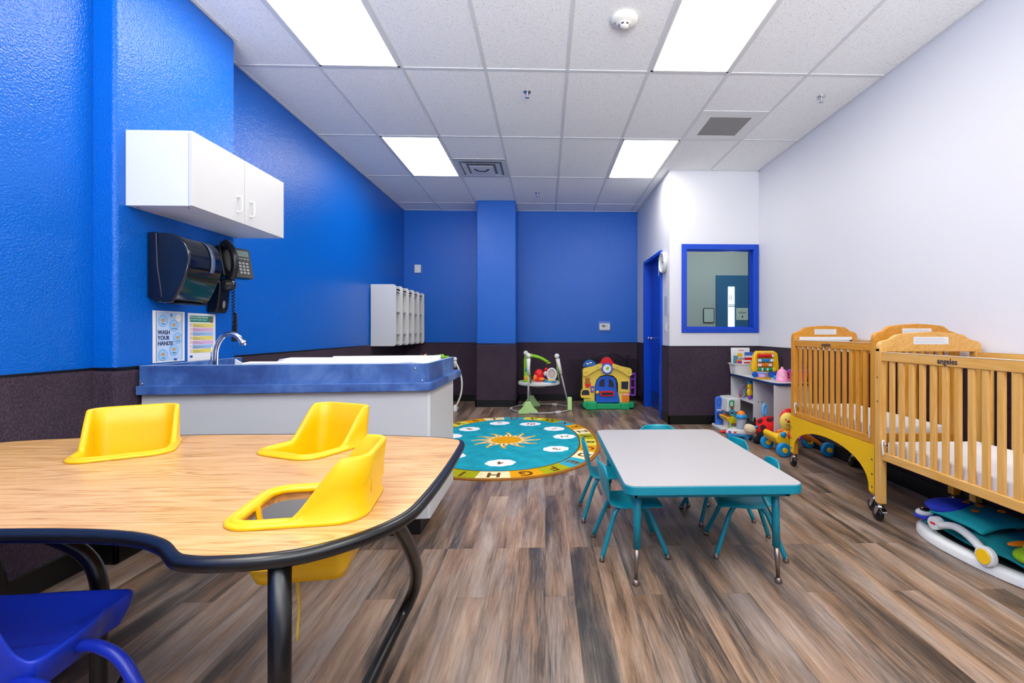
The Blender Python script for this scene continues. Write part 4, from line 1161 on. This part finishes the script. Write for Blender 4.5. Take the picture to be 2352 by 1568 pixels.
tu = B().lathe([(.045, .0), (.048, .02), (.042, .03)], (C(2005, 0)[0], -.02, C(0, 560)[1] - .02 + .02), seg=18)
for q in (-.034, .034): tu.box(C(2000, 0)[0] + q - .009, C(2000, 0)[0] + q + .009, -.05, .0, C(0, 880)[1], C(0, 560)[1])
for zz in (880, 760, 625, 545): tu.lathe([(.04, -.008), (.044, 0), (.04, .010)], (C(2000, 0)[0], -.02, C(0, zz)[1]), seg=18)
tu.out('purple_chute', M_PURPLE, hs)
gb = B().prism(poly([(1200, 1000), (1230, 970), (1270, 960), (1420, 965), (1430, 1000), (1760, 1005), (1790, 985), (1935, 985), (1950, 975), (2000, 975), (2008, 1000), (2000, 1060), (1790, 1082), (1420, 1082), (1260, 1086), (1205, 1040)]), -.13, .06, 'y')
gb.prism(poly([(1262, 975), (1415, 975), (1415, 1086), (1262, 1086)]), -.15, -.12, 'y').prism(poly([(1800, 990), (1930, 990), (1930, 1086), (1800, 1086)]), -.15, -.12, 'y')
gb.out('green_base', M_GREEN, hs, bev=.008)
x, z = C(1320, 425)
B().prism([(x + .098 * math.cos(a / 16 * PI), z + .098 * math.sin(a / 16 * PI)) for a in range(0, 17)], -.02, .02, 'y').out('blue_dial', mat('dial_blue', '1f5fae', rough=.4), hs)
bd = B()
for q, w_ in ((-.03, .02), (.015, .03)): bd.ball((x + q, -.024, z + .05 + q * .3), (.022, .006, .010), seg=10)
bd.out('dial_pictures', M_PAPER, hs)

# black metal gate leaning on the back wall
gt = thing('metal_gate', 'black metal safety gate with arched top leaning on the back wall behind the playhouse', 'gate', (.92, 7.50, 0))
f = B()
f.box(-.57, .55, -.008, .008, .66, .675).box(-.57, .55, -.008, .008, .03, .045)
for k in range(25):
    x = -.565 + .0465 * k
    f.box(x - .004, x + .004, -.004, .004, .04, .665)
for x in (-.18, .33, .40): f.box(x - .01, x + .01, -.01, .01, 0, .73)
f.tube(smooth_path([(-.18, 0, .67), (-.08, 0, .745), (.075, 0, .775), (.23, 0, .745), (.33, 0, .67)], 5), .008, 8)
for a in (-.1, .0, .075, .15, .25): f.tube([(a, 0, .67), (.075 + (a - .075) * .6, 0, .75)], .004, 6)
f.out('gate_frame', M_BLACKM, gt)

# ================================================================ BABY JUMPER
jp = thing('baby_jumper', 'pale green and cream baby jumper with toy tray and round floor ring', 'baby jumper', (-.06, 6.76, 0))
def J(X, Y, Z): return (X + .06, Y - 6.76, Z)
ring = [(.425 * math.cos(2 * PI * k / 48), .40 * math.sin(2 * PI * k / 48) + .0, .016) for k in range(48)]
B().tube(ring, .011, 8, closed=True).out('floor_ring', M_GREYP, jp)
for a in (-57, -180, 62):
    a = math.radians(a)
    cl_ = B(); M1 = Matrix.Translation((.425 * math.cos(a), .40 * math.sin(a), .018)) @ Matrix.Rotation(a + PI / 2, 4, 'Z')
    cl_.box(-.04, .04, -.016, .016, -.016, .016, M=M1); cl_.out('ring_joint', M_WPLAS, jp, bev=.004)
posts = [((-.235, 6.41, 0), (-.23, 6.45, .79)), ((-.21, 7.06, 0), (-.29, 6.99, .80)), ((.345, 6.68, 0), (.165, 6.72, .77))]
for (fx, fy, fz), (tx, ty, tz) in posts:
    def lerp(t): return J(fx + (tx - fx) * t, fy + (ty - fy) * t, tz * t)
    pl = B().tube([lerp(.15), lerp(.70)], .012, 12).out('post', M_GREYP, jp)
    B().tube([lerp(.66), lerp(.80), lerp(.95)], [.020, .024, .030], 12).ball(J(tx, ty, tz), .036).out('post_cap', M_CREAM, pl)
    ux = (0, -1) if fy > 6.9 else ((0, 1) if fy < 6.5 else (-1, 0))
    c0 = J(fx, fy, 0)
    if fx > 0:
        b = B().prism([(-.05, 0), (.06, 0), (.06, .05), (.035, .12), (.02, .19), (-.02, .19), (-.04, .10)], -.032, .032, 'x', M=Matrix.Translation(c0))
    else:
        b = B().prism([(-.135, 0), (.135, 0), (.13, .04), (.085, .075), (.05, .13), (.035, .165), (-.035, .165), (-.05, .13), (-.085, .075), (-.13, .04)], -.03, .03, 'y', M=Matrix.Translation(c0))
    b.out('post_foot', M_PGREEN, pl, bev=.01)
tray = B().prism(smooth_path([(x, y, 0) for x, y in []], 2) if 0 else [(.30 * math.cos(2 * PI * k / 40) - .03, .27 * math.sin(2 * PI * k / 40)) for k in range(40)], .36, .41).out('tray', M_WPLAS, jp, bev=.014)
B().lathe([(.14, .36), (.12, .335), (.05, .325), (.001, .325)], (-.03, 0, 0), seg=20, cap=False).out('seat_sling', mat('sling_fabric', 'cfc9b8', rough=.9), jp)
B().tube([J(.165, 6.72, .75), J(.17, 6.70, .58), J(.20, 6.70, .41)], .010, 8).tube([J(-.23, 6.45, .76), J(-.20, 6.5, .41)], .010, 8).tube([J(-.29, 6.99, .76), J(-.22, 6.93, .41)], .010, 8).out('spring_strap', mat('leafy_fabric', '8aa64c', rough=.9, vary=.5, vscale=60), jp)
B().ball((-.03, -.03, .50), (.075, .06, .085)).ball((-.03, -.06, .44), (.09, .05, .04)).out('red_elephant_toy', M_RED, jp)
B().ball((.01, -.09, .445), (.045, .03, .025)).ball((-.085, -.08, .46), (.03, .02, .05)).out('orange_ears_toy', M_ORANGE, jp)
B().ball((-.20, -.12, .455), (.045, .03, .045)).ball((-.20, -.14, .475), (.02, .02, .02)).out('lion_toy', M_GOLD, jp)
B().ball((-.21, -.13, .418), (.07, .05, .012)).prism([(-.25, .47), (-.17, .50), (-.19, .56), (-.23, .54)], -.06, -.05, 'y').out('green_leaf_base', M_LIME, jp)
B().ball((-.19, -.02, .56), (.035, .03, .06)).out('blue_bird_toy', M_SKY, jp)
mr = B()
mr.tube([(.15 + .062 * math.cos(2 * PI * k / 20), -.11, .515 + .078 * math.sin(2 * PI * k / 20)) for k in range(20)], .016, 8, closed=True).prism([(.08, .41), (.12, .45), (.19, .45), (.215, .41)], -.13, -.09, 'y').out('mirror_frame', M_WPLAS, jp)
B().ball((.15, -.105, .515), (.048, .008, .062)).out('mirror', mat('mirror_pinkish', 'c9b0a4', rough=.15), jp)
B().ball((.12, -.13, .43), (.03, .02, .016)).ball((.16, -.13, .43), (.03, .02, .016)).out('spinner', M_GOLD, jp)
B().lathe([(.085, .405), (.095, .415), (.085, .425)], (.13, -.13, 0), seg=24).out('blue_disc', M_SKY, jp)
B().tube([(.075, -.05, .68), (.075, -.05, .60)], .002, 5).ball((.07, -.05, .575), (.03, .025, .03)).out('hanging_parrot', M_RED, jp)
B().ball((.065, -.06, .52), (.03, .02, .035)).out('parrot_belly', M_CREAM, jp)
lf = B()
for k in range(8):
    t = k / 7
    lf.ball((-.13 + .24 * t, .08 - .10 * t, .765 - .01 * t - .085 * t * t), (.034, .05 * (1 - .5 * abs(t - .4)), .028 - .014 * t), seg=10)
lf.tube(smooth_path([J(-.29, 6.99, .44), J(-.29, 6.95, .6), J(-.28, 6.93, .74), J(-.2, 6.86, .77)], 5), [.03] * 16, 10)
lf.out('palm_tree', M_LIME, jp)
# ================================================================ TOY SHELF
sh = thing('toy_shelf', 'white toy shelf with navy-edged top along the white wall behind the cribs', 'shelf', (2.22, 4.47, 0))
SWd, SL, SH = .352, 1.10, .62
B().prism([(.07, -.012), (SWd, -.012), (SWd, SL), (-.012, SL), (-.012, .06), (.02, .0)], SH - .024, SH).out('top_edge', mat('navy_edge', '1b3566', rough=.4), sh, bev=.003)
B().prism([(.07, -.006), (SWd, -.006), (SWd, SL), (-.006, SL), (-.006, .062), (.022, .004)], SH - .0005, SH + .002).out('shelf_top', M_WHITE, sh)
B().box(.0, SWd, .02, .038, 0, SH - .024).out('end_panel', M_WHITE, sh)
B().box(.0, SWd, SL - .018, SL, 0, SH - .024).out('end_panel', M_WHITE, sh)
dv = B().box(.0, SWd, .475, .493, 0, SH - .024).out('divider_panel', M_WHITE, sh)
for q in (.05, .085): B().disc((q, .4745, .37), .006, 'y', .002, 10).out('peg_hole', M_INK, sh)
B().box(SWd - .012, SWd, .038, .475, 0, SH - .024).out('back_panel', M_GREYCAB, sh)
B().box(SWd - .012, SWd, .493, SL - .018, .36, SH - .024).out('back_panel', M_GREYCAB, sh)
B().box(.0, SWd - .012, .493, SL - .018, .345, .363).out('shelf_board', M_WHITE, sh)

# bin with books
Z = SH + .002
bn = thing('book_bin', 'white plastic bin holding picture books at the far end of the toy shelf', 'bin', (2.318, 5.46, Z))
def tub(w0, l0, w1, l1, h, b=None):
    b = b or B()
    R = lambda w, l, z: [(p[0], p[1], z) for p in rrect(-w, w, -l, l, .02, 3)]
    b.grid([R(w0 - .02, l0 - .02, 0), R(w0, l0, .0), R(w1, l1, h), R(w1 + .008, l1 + .008, h), R(w1 + .008, l1 + .008, h - .01)], closed_u=True, smooth=False)
    return b
b = tub(.115, .085, .13, .10, .125)
b.box(-.095, .095, -.07, .07, 0, .003)
b.out('tub', M_WPLAS, bn, solid=.003)
def book(label, x, y, w, h, c, tilt, extra):
    o = thing('picture_book', label, 'book', (x - .045, y + (.10 if y > 5.4 else .085 if y > 5.33 else .09), Z + .006), rot=(math.radians(tilt), 0, math.radians(random.uniform(-6, 6))), group='picture books in the white bin')
    B().box(-w / 2, w / 2, -.006, .006, 0, h).out('cover', c, o, bev=.001)
    e_ = B()
    for (x0, x1, z0, z1, m_) in extra:
        B().box(x0 * w, x1 * w, -.0075, -.0058, z0 * h, z1 * h).out('cover_picture', m_, o)
    return o
book('white picture book standing tallest at the back of the bin', 2.37, 5.43, .22, .30, M_PAPER, -4, [(-.1, .2, .8, .9, M_RED)])
book('white book with yellow and red cartoon cover in the middle of the bin', 2.345, 5.385, .15, .265, M_PAPER, 2, [(-.3, .1, .75, .9, M_GOLD), (-.2, .3, .55, .7, M_GREYP)])
book('blue, red and yellow striped book on the right of the bin', 2.435, 5.36, .11, .25, mat('book_blue', '3c6fc0', vary=.1), 0, [(-.5, .5, .62, .75, M_RED), (-.5, .5, .75, .84, M_PAPER), (-.5, .5, .35, .55, M_GOLD)])
book('small teal book at the left edge of the bin', 2.268, 5.345, .05, .21, mat('book_teal', '4f93a8', vary=.1), 0, [])
book('small orange book at the front of the bin', 2.30, 5.315, .07, .165, M_ORANGE, 4, [(-.35, .35, .75, .9, M_PURPLE)])
book('short white book with red print at the front of the bin', 2.375, 5.305, .10, .16, M_PAPER, 5, [(-.3, .4, .78, .88, M_RED)])

# abacus bus
ab = thing('abacus_toy', 'yellow bus-shaped toy abacus with rows of coloured beads on the shelf', 'toy', (2.40, 5.06, Z))
b = B()
b.prism([(-.13, .03), (-.15, .10), (-.125, .24), (-.10, .285), (.09, .285), (.135, .26), (.15, .12), (.145, .03)], -.01, .05, 'y')
b.out('bus_body', M_GOLD, ab, bev=.012)
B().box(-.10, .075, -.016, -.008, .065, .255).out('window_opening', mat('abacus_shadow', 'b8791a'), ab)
for r_, (c_, z) in enumerate(((M_RED, .235), (M_SKY, .185), (M_ORANGE, .135), (M_GREEN, .088))):
    rw = B()
    for k in range(9): rw.ball((-.088 + .019 * k, -.026, z), (.0098, .010, .020), seg=8)
    rr_ = rw.out('bead_row', c_, ab)
    w2 = B()
    for k in ((8,), (0, 1, 7, 8), (0, 1, 6, 7), (2, 5))[r_]: w2.box(-.088 + .019 * k - .008, -.088 + .019 * k + .008, -.0385, -.030, z - .014, z + .014)
    w2.out('bead_face', M_PAPER, rr_)
tl_ = B()
for k in range(5): tl_.ball((-.07 + .035 * k, -.014, .268), (.013, .004, .008), seg=8)
tl_.out('window_row', mat('peach_plastic', 'f4bd7a'), ab)
B().ball((.085, -.02, .085), (.03, .02, .03)).out('bus_headlamp', M_GOLD, ab)
for x in (-.125, .055, .13):
    B().disc((x, -.03, .033), .033, 'y', .03, 20).ball((x, -.045, .033), (.012, .006, .012), seg=10).out('wheel', M_BLUE, ab)

# tea set
cpx, cpy = 2.29, 4.88
sc2 = tag(B().lathe([(.001, .0), (.065, .0), (.078, .008), (.078, .012), (.05, .008), (.001, .006)], seg=28, cap=False).out('toy_saucer', M_GOLD, loc=(cpx, cpy, Z)), 'yellow toy saucer under the lilac toy cup on the shelf', 'saucer')
cu2 = thing('toy_cup', 'lilac toy teacup with blue rim standing on the yellow saucer', 'cup', (cpx - .01, cpy, Z + .0095))
B().lathe([(.001, 0), (.03, 0), (.036, .01), (.047, .05), (.044, .05), (.03, .012), (.001, .012)], seg=24, cap=False).out('bowl', mat('lilac_plastic', 'c9a6dc', rough=.35), cu2)
B().lathe([(.047, .046), (.055, .056), (.050, .060), (.044, .05)], seg=24, cap=False).out('rim', mat('periwinkle_plastic', '7d9ae0', rough=.35), cu2)
st2 = thing('stacking_cups', 'small stack of light blue toy plates beside the pink teapot', 'toy', (2.40, 4.80, Z))
for k in range(3): B().lathe([(.001, 0), (.030, 0), (.036, .012), (.001, .010)], (0, 0, .013 * k), seg=20, cap=False).out('toy_plate', M_LBLUE if k != 1 else M_SKY, st2)
B().disc((-.0, .16, .02), .026, 'z', .04, 20).out('blue_beaker', M_BLUE, st2) if 0 else None
tpot = thing('toy_teapot', 'pale pink toy teapot on the toy shelf beside the pink basket', 'teapot', (2.375, 4.65, Z))
B().lathe([(.001, 0), (.062, 0), (.066, .008), (.055, .02), (.052, .07), (.040, .105), (.018, .122), (.010, .13), (.013, .14), (.001, .145)], seg=24, cap=False).out('body', M_PINK, tpot)
B().tube(smooth_path([(.045, 0, .09), (.075, 0, .085), (.078, 0, .04), (.05, 0, .02)], 5), .008, 8).out('handle', M_HPINK, tpot)
B().ball((-.012, -.048, .06), (.016, .006, .018), seg=10).out('picture_spot', mat('cream_pink', 'f6d9c4'), tpot)
bk_ = thing('toy_basket', 'hot pink toy picnic basket with purple rim and handle on the shelf', 'toy basket', (2.492, 4.56, Z))
tub(.062, .05, .075, .06, .105).out('basket_body', M_HPINK, bk_, solid=.004)
B().tube([(p[0], p[1], .112) for p in rrect(-.078, .078, -.063, .063, .03, 5)], .012, 8, closed=True).tube(smooth_path([(-.075, 0, .11), (-.05, 0, .155), (0, 0, .168), (.05, 0, .155), (.075, 0, .11)], 5), .010, 8).out('rim_and_handle', M_PURPLE, bk_)
# bead maze on the inner shelf
zz = .3635
bm_ = thing('bead_maze', 'round wire bead maze toy in the open bay of the toy shelf', 'toy', (2.312, 5.33, zz))
for k, c_ in enumerate((M_RED, M_SKY, M_GOLD, M_GREEN, M_PURPLE)):
    a = k * PI / 5
    pts = []
    for q in range(13):
        t = PI * q / 12
        pts.append((.085 * math.cos(t) * math.cos(a), .085 * math.cos(t) * math.sin(a), .012 + .115 * math.sin(t)))
    B().tube(pts, .0035, 6).out('wire_loop', c_, bm_)
for k in range(8):
    a = k * PI / 4
    B().ball((.075 * math.cos(a), .075 * math.sin(a), .0135), .013, seg=8).out('bead', (M_RED, M_SKY, M_GOLD, M_BLUE)[k % 4], bm_)
B().tube([(.012 * math.cos(q * .9), .012 * math.sin(q * .9), .02 + .0028 * q) for q in range(32)], .0025, 5).out('spring', M_INK, bm_)
pk = thing('plush_flower_toy', 'yellow and purple plush toy at the divider in the open shelf bay', 'toy', (2.262, 5.14, zz))
B().ball((0, 0, .085), (.035, .02, .045)).ball((0, -.005, .15), (.03, .02, .035)).out('body', M_GOLD, pk)
B().ball((0, .0, .03), (.02, .018, .03)).out('stem', M_PURPLE, pk)
B().ball((0, .0, .19), (.028, .015, .02)).out('top', M_SKY, pk)

# ================================================================ FLOOR TOYS
kt = thing('toy_kitchen', 'small white toy kitchen with blue fridge door and yellow basin by the dark wall', 'toy kitchen', (2.075, 5.36, 0))
B().box(-.10, .12, -.13, .17, 0, .035).out('base', M_WPLAS, kt, bev=.008)
B().prism([(-.005, .03), (-.005, .33), (.01, .365), (.10, .37), (.10, .03)], .06, .15, 'y').out('fridge_body', M_WPLAS, kt, bev=.008)
B().prism([(-.03, .21), (.11, .21), (.13, .23), (.13, .35), (.11, .37), (-.02, .365)], -.12, .14, 'y').out('hood', M_WPLAS, kt, bev=.012)
fd = B().prism([(-.095, .035), (-.095, .34), (-.075, .365), (-.035, .365), (-.01, .33), (-.005, .035)], .055, .085, 'y').out('fridge_door', mat('fridge_blue', '3f78dc', rough=.35), kt, bev=.008)
B().tube([(-.055 + .022 * math.cos(2 * PI * k / 16), .052, .30 + .04 * math.sin(2 * PI * k / 16)) for k in range(16)], .007, 8, closed=True).out('blue_handle', mat('mid_blue', '2c5fc4'), fd)
B().box(-.08, -.02, .049, .056, .20, .215).out('label_strip', M_WPLAS, fd)
B().box(-.082, -.02, .050, .056, .10, .18).out('ice_slot', mat('deep_blue', '1f46a4', rough=.3), fd)
gp = B(); gp.tube([(p[0], -.124, p[1]) for p in rrect(.0, .045, .27, .34, .01, 3)], .007, 6, closed=True); gp.out('green_frame', M_GREEN, kt)
B().prism([(-.06, .13), (-.075, .17), (.10, .17), (.08, .10), (-.02, .10)], -.22, .02, 'y').out('yellow_basin', M_GOLD, kt, bev=.008)
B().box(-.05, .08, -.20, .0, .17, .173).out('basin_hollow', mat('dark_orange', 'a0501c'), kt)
B().box(-.03, .06, -.16, -.04, .03, .11).out('stand', M_WPLAS, kt)
B().ball((.06, -.05, .20), (.03, .03, .02)).out('purple_pot', M_PURPLE, kt)
tag(B().ball((0, 0, .016), (.065, .028, .016)).ball((.05, 0, .022), (.03, .026, .02)).out('toy_shoe', M_RED, loc=(1.985, 5.13, 0)), 'small red toy lying on the floor before the toy kitchen', 'toy')

cr_ = thing('activity_car', 'white and blue toy car base with a clear tumbler and orange dome', 'toy', (2.055, 4.93, 0), rz=math.radians(-25))
B().prism([(-.13, .045), (-.13, .065), (-.09, .09), (.07, .09), (.13, .065), (.13, .045)], -.085, .085, 'y').out('car_body', M_WPLAS, cr_, bev=.012)
B().box(-.125, .125, -.08, .08, .02, .045).out('car_chassis', M_SKY, cr_, bev=.008)
for x in (-.085, .08):
    for y in (-.08, .08): B().disc((x, y, .024), .024, 'y', .02, 18).out('wheel', M_SKY, cr_)
B().lathe([(.045, .09), (.05, .10), (.05, .20), (.045, .21)], (.02, .02, 0), seg=24).out('tumbler', mat('frosted_clear', 'c7d3de', rough=.15, trans=.35), cr_)
B().lathe([(.052, .20), (.068, .205), (.062, .225), (.05, .24), (.04, .24)], (.02, .02, 0), seg=24).out('blue_rim', M_SKY, cr_)
B().lathe([(.042, .238), (.04, .255), (.028, .272), (.001, .28)], (.02, .02, 0), seg=24, cap=False).out('orange_dome', M_ORANGE, cr_)
B().ball((-.09, -.088, .065), (.014, .006, .012), seg=8).out('purple_button', M_PURPLE, cr_)
B().ball((-.035, -.088, .065), (.012, .006, .010), seg=8).out('red_button', M_RED, cr_)
B().tube(smooth_path([(-.09, 0, .09), (-.085, 0, .15), (-.06, 0, .20), (-.075, 0, .235)], 5), .008, 8).out('green_stalk', M_LIME, cr_)
B().tube([(-.07 + .022 * math.cos(2 * PI * k / 16), 0, .255 + .03 * math.sin(2 * PI * k / 16)) for k in range(16)], .010, 8, closed=True).out('teal_ring', M_TEAL, cr_)
B().ball((-.07, 0, .305), (.018, .014, .022), seg=10).out('brown_bear_head', M_BROWN, cr_)

lb = thing('ladybug_plush', 'red plush ladybug with dark spots and cream face lying before the shelf', 'plush toy', (2.245, 4.70, 0), rz=math.radians(-12))
B().ball((.03, 0, .145), (.165, .13, .115), seg=24).out('body', mat('red_plush', 'e01414', rough=.9, bump=.4, bscale=200), lb)
sp2 = B()
for (ax, az) in ((-35, 10), (15, 5), (50, 35), (-15, 55), (25, 62), (-60, 40)):
    a, z_ = math.radians(ax), math.radians(az)
    d_ = Vector((math.sin(a) * math.cos(z_), -math.cos(a) * math.cos(z_), math.sin(z_)))
    c_ = Vector((.03 + d_.x * .163, d_.y * .129, .145 + d_.z * .113))
    sp2.ball(c_, (.030, .030, .006), M=d_.to_track_quat('Z', 'Y').to_matrix().to_4x4(), seg=14)
sp2.out('dark_spots', mat('dark_red_plush', '4a1616', rough=.95), lb)
B().ball((-.02, -.09, .075), (.10, .06, .065)).ball((-.11, -.10, .035), (.045, .03, .035)).ball((-.06, -.15, .03), (.05, .03, .03)).out('black_belly', mat('black_plush', '101114', rough=.95, bump=.4, bscale=200), lb)
hd2 = B().ball((-.165, -.03, .135), (.062, .06, .062), seg=20).out('head', mat('cream_plush', 'dcc7a4', rough=.9), lb)
B().ball((-.155, -.015, .165), (.058, .058, .045)).ball((-.12, -.01, .22), (.012, .012, .03)).ball((-.18, -.0, .215), (.012, .012, .022)).out('black_hood', mat('black_plush', '101114', rough=.95), hd2)
B().ball((-.115, -.075, .165), (.018, .014, .014), seg=8).out('blue_bow', M_SKY, hd2)
B().tube(smooth_path([(-.20, -.075, .115), (-.175, -.090, .105), (-.145, -.088, .118)], 4), .002, 5).out('smile', M_INK, hd2)
tag(B().tube([(.022 * math.cos(2 * PI * k / 24), 0, .055 * math.sin(2 * PI * k / 24)) for k in range(24)], .0135, 10, closed=True).out('teething_ring', M_LBLUE, loc=(2.235, 4.73, .322), rot=(0, .15, .3)), 'light blue oval ring toy standing on top of the red ladybug', 'toy ring')

lw = thing('lion_walker', 'yellow lion push walker with blue wheels, half hidden behind the farther crib post', 'push toy', (2.33, 4.30, 0))
for x in (-.20, .205):
    for y in (-.155, .155):
        wq = B().disc((x, y, .062), .062, 'y', .045, 32).out('wheel', M_SKY, lw, bev=.008)
        B().disc((x, y - .026, .062), .022, 'y', .02, 18).ball((x, y - .036, .062), (.006, .004, .006), seg=8).out('wheel_hub', M_GOLD, wq)
B().prism([(-.245, .12), (-.262, .17), (-.235, .20), (-.205, .175), (-.14, .155), (-.08, .16), (-.035, .20), (-.01, .18), (-.05, .11), (-.10, .075), (-.20, .085)], -.13, .13, 'y').out('yellow_body', M_GOLD, lw, bev=.02, bseg=3)
for y in (-.13, .13):
    B().tube([(-.12, y, .16), (.0, y, .20), (.10, y, .14), (.205, y, .065)], .016, 8).out('orange_leg', M_ORANGE, lw)
B().tube(smooth_path([(.0, -.13, .2), (.05, -.12, .33), (.07, 0, .40), (.05, .12, .33), (.0, .13, .2)], 6), .016, 10).out('push_handle', M_ORANGE, lw)
he = B().ball((-.125, -.08, .30), (.072, .045, .082), seg=20).out('lion_face', mat('pale_lion_yellow', 'f8d860', rough=.4), lw)
B().ball((-.095, -.045, .31), (.088, .035, .105), seg=16).out('red_mane', M_RED, he)
B().ball((-.14, -.126, .31), (.014, .006, .011), seg=8).out('red_nose', M_RED, he)
B().ball((-.162, -.122, .325), (.005, .004, .008), seg=8).ball((-.108, -.124, .335), (.005, .004, .008), seg=8).tube(smooth_path([(-.16, -.123, .285), (-.14, -.127, .275), (-.118, -.126, .285)], 4), .002, 5).out('eyes_and_smile', M_INK, he)
B().ball((-.10, -.125, .185), (.05, .03, .042)).out('red_orange_drum', mat('red_orange_plastic', 'e8501c', rough=.35), lw)
B().ball((-.185, -.125, .19), (.028, .02, .028)).out('blue_dial', M_SKY, lw)
B().disc((-.06, -.145, .170), .030, 'y', .02, 18).out('purple_spinner', M_PURPLE, lw)
B().ball((-.06, -.158, .170), (.016, .006, .016), seg=8).out('pink_star', M_PINK, lw)

# ================================================================ INFANT FLOOR SEAT under the near crib
bq = thing('infant_seat', 'white-framed teal infant floor seat with blue fish head, folded flat under the nearest crib', 'infant seat', (2.33, 2.25, 0), rz=math.radians(4))
def oval(a, b_, n=2.6): return sup(a, b_, n, 72)
o1, o2, o3, o4, o5, o6 = oval(.30, .44), oval(.30, .44), oval(.285, .425), oval(.235, .375), oval(.22, .36), oval(.22, .36)
b = B()
b.grid([[(x, y, .003) for x, y in o1], [(x, y, .03) for x, y in o2], [(x, y, .048) for x, y in o3], [(x, y, .044) for x, y in o4], [(x, y, .03) for x, y in o5], [(x, y, .004) for x, y in o6]], closed_u=True)
b.out('base_ring', M_WPLAS, bq)
B().prism(oval(.222, .362), .006, .02).out('dark_base_mat', mat('black_mesh', '141414', rough=.9), bq)
M_TF = mat('teal_fabric', '0e8a90', rough=.8, vary=.25, vscale=12, bump=.6, bscale=18)
rows = []
for i in range(12):
    y = .33 - .60 * i / 11
    rows.append([(.20 * u_ * (1 - .1 * abs(y)), y + .02 * u_ * u_, .055 + .055 * (1 - u_ * u_) * (.7 + .3 * math.cos(i * 1.1)) + .012 * math.sin(7 * u_ + i)) for u_ in [-1 + k / 5 for k in range(11)]])
b = B(); b.grid(rows); b.out('seat_fabric', M_TF, bq, solid=.02, sub=1)
rows = [[(.17 * u_, y, .125 + .035 * (1 - u_ * u_) - .02 * (i == 0 or i == 7)) for u_ in [-1 + k / 4 for k in range(9)]] for i, y in enumerate([.34 - .045 * k for k in range(8)])]
b = B(); b.grid(rows); b.out('teal_head_wing', mat('bright_teal_fabric', '18b0b4', rough=.8), bq, solid=.03, sub=1)
b = B().ball((-.05, .30, .15), (.14, .10, .035), seg=20); b.out('blue_fish_head', mat('royal_blue_fabric', '2b3fc4', rough=.8), bq)
for x, y in ((.0, .27), (.03, .22), (-.06, .16), (.07, .14)):
    B().ball((x, y, .178), (.022, .016, .008), seg=10).out('orange_spot', M_ORANGE, bq)
eye = B().ball((-.175, .345, .105), (.048, .036, .022), seg=16).out('eye', M_WPLAS, bq)
B().ball((-.178, .340, .118), (.030, .024, .013), seg=14).out('pupil', M_BLACKM, eye)
B().ball((-.188, .345, .130), (.007, .005, .003), seg=8).out('glint', M_WPLAS, eye)
B().ball((-.165, .35, .085), (.06, .045, .02), seg=16).out('blue_brow', mat('royal_blue_fabric', '2b3fc4', rough=.8), bq)
arm = B().tube(smooth_path([(-.245, .175, .105), (-.235, .10, .125), (-.255, .0, .115), (-.285, -.10, .085)], 6), [.022] * 19, 12, flat=.8).out('side_arm', M_WPLAS, bq)
B().disc((-.245, .20, .105), .034, 'x', .04, 24).out('arm_cap', M_WPLAS, arm, bev=.004)
B().box(-.2665, -.264, .185, .215, .100, .110).out('red_tag', M_RED, arm)
B().disc((-.295, -.11, .078), .045, 'x', .03, 28).out('hinge_ring', M_WPLAS, arm, bev=.005)
B().disc((-.312, -.11, .078), .033, 'x', .006, 28).out('yellow_hinge_cap', M_GOLD, arm)
b = B()
for (x, y, z, rx, ry, rz_) in ((-.14, -.19, .100, .08, .075, .035), (-.04, -.15, .12, .10, .06, .03), (-.12, -.29, .085, .12, .08, .035), (.05, -.24, .10, .12, .09, .035)): b.ball((x, y, z), (rx, ry, rz_), seg=14)
b.out('lime_frog_cushion', mat('lime_fabric', '8fb81a', rough=.85, vary=.3, vscale=14), bq)
B().ball((-.11, -.105, .125), (.07, .022, .012), seg=12).out('orange_trim', M_ORANGE, bq)
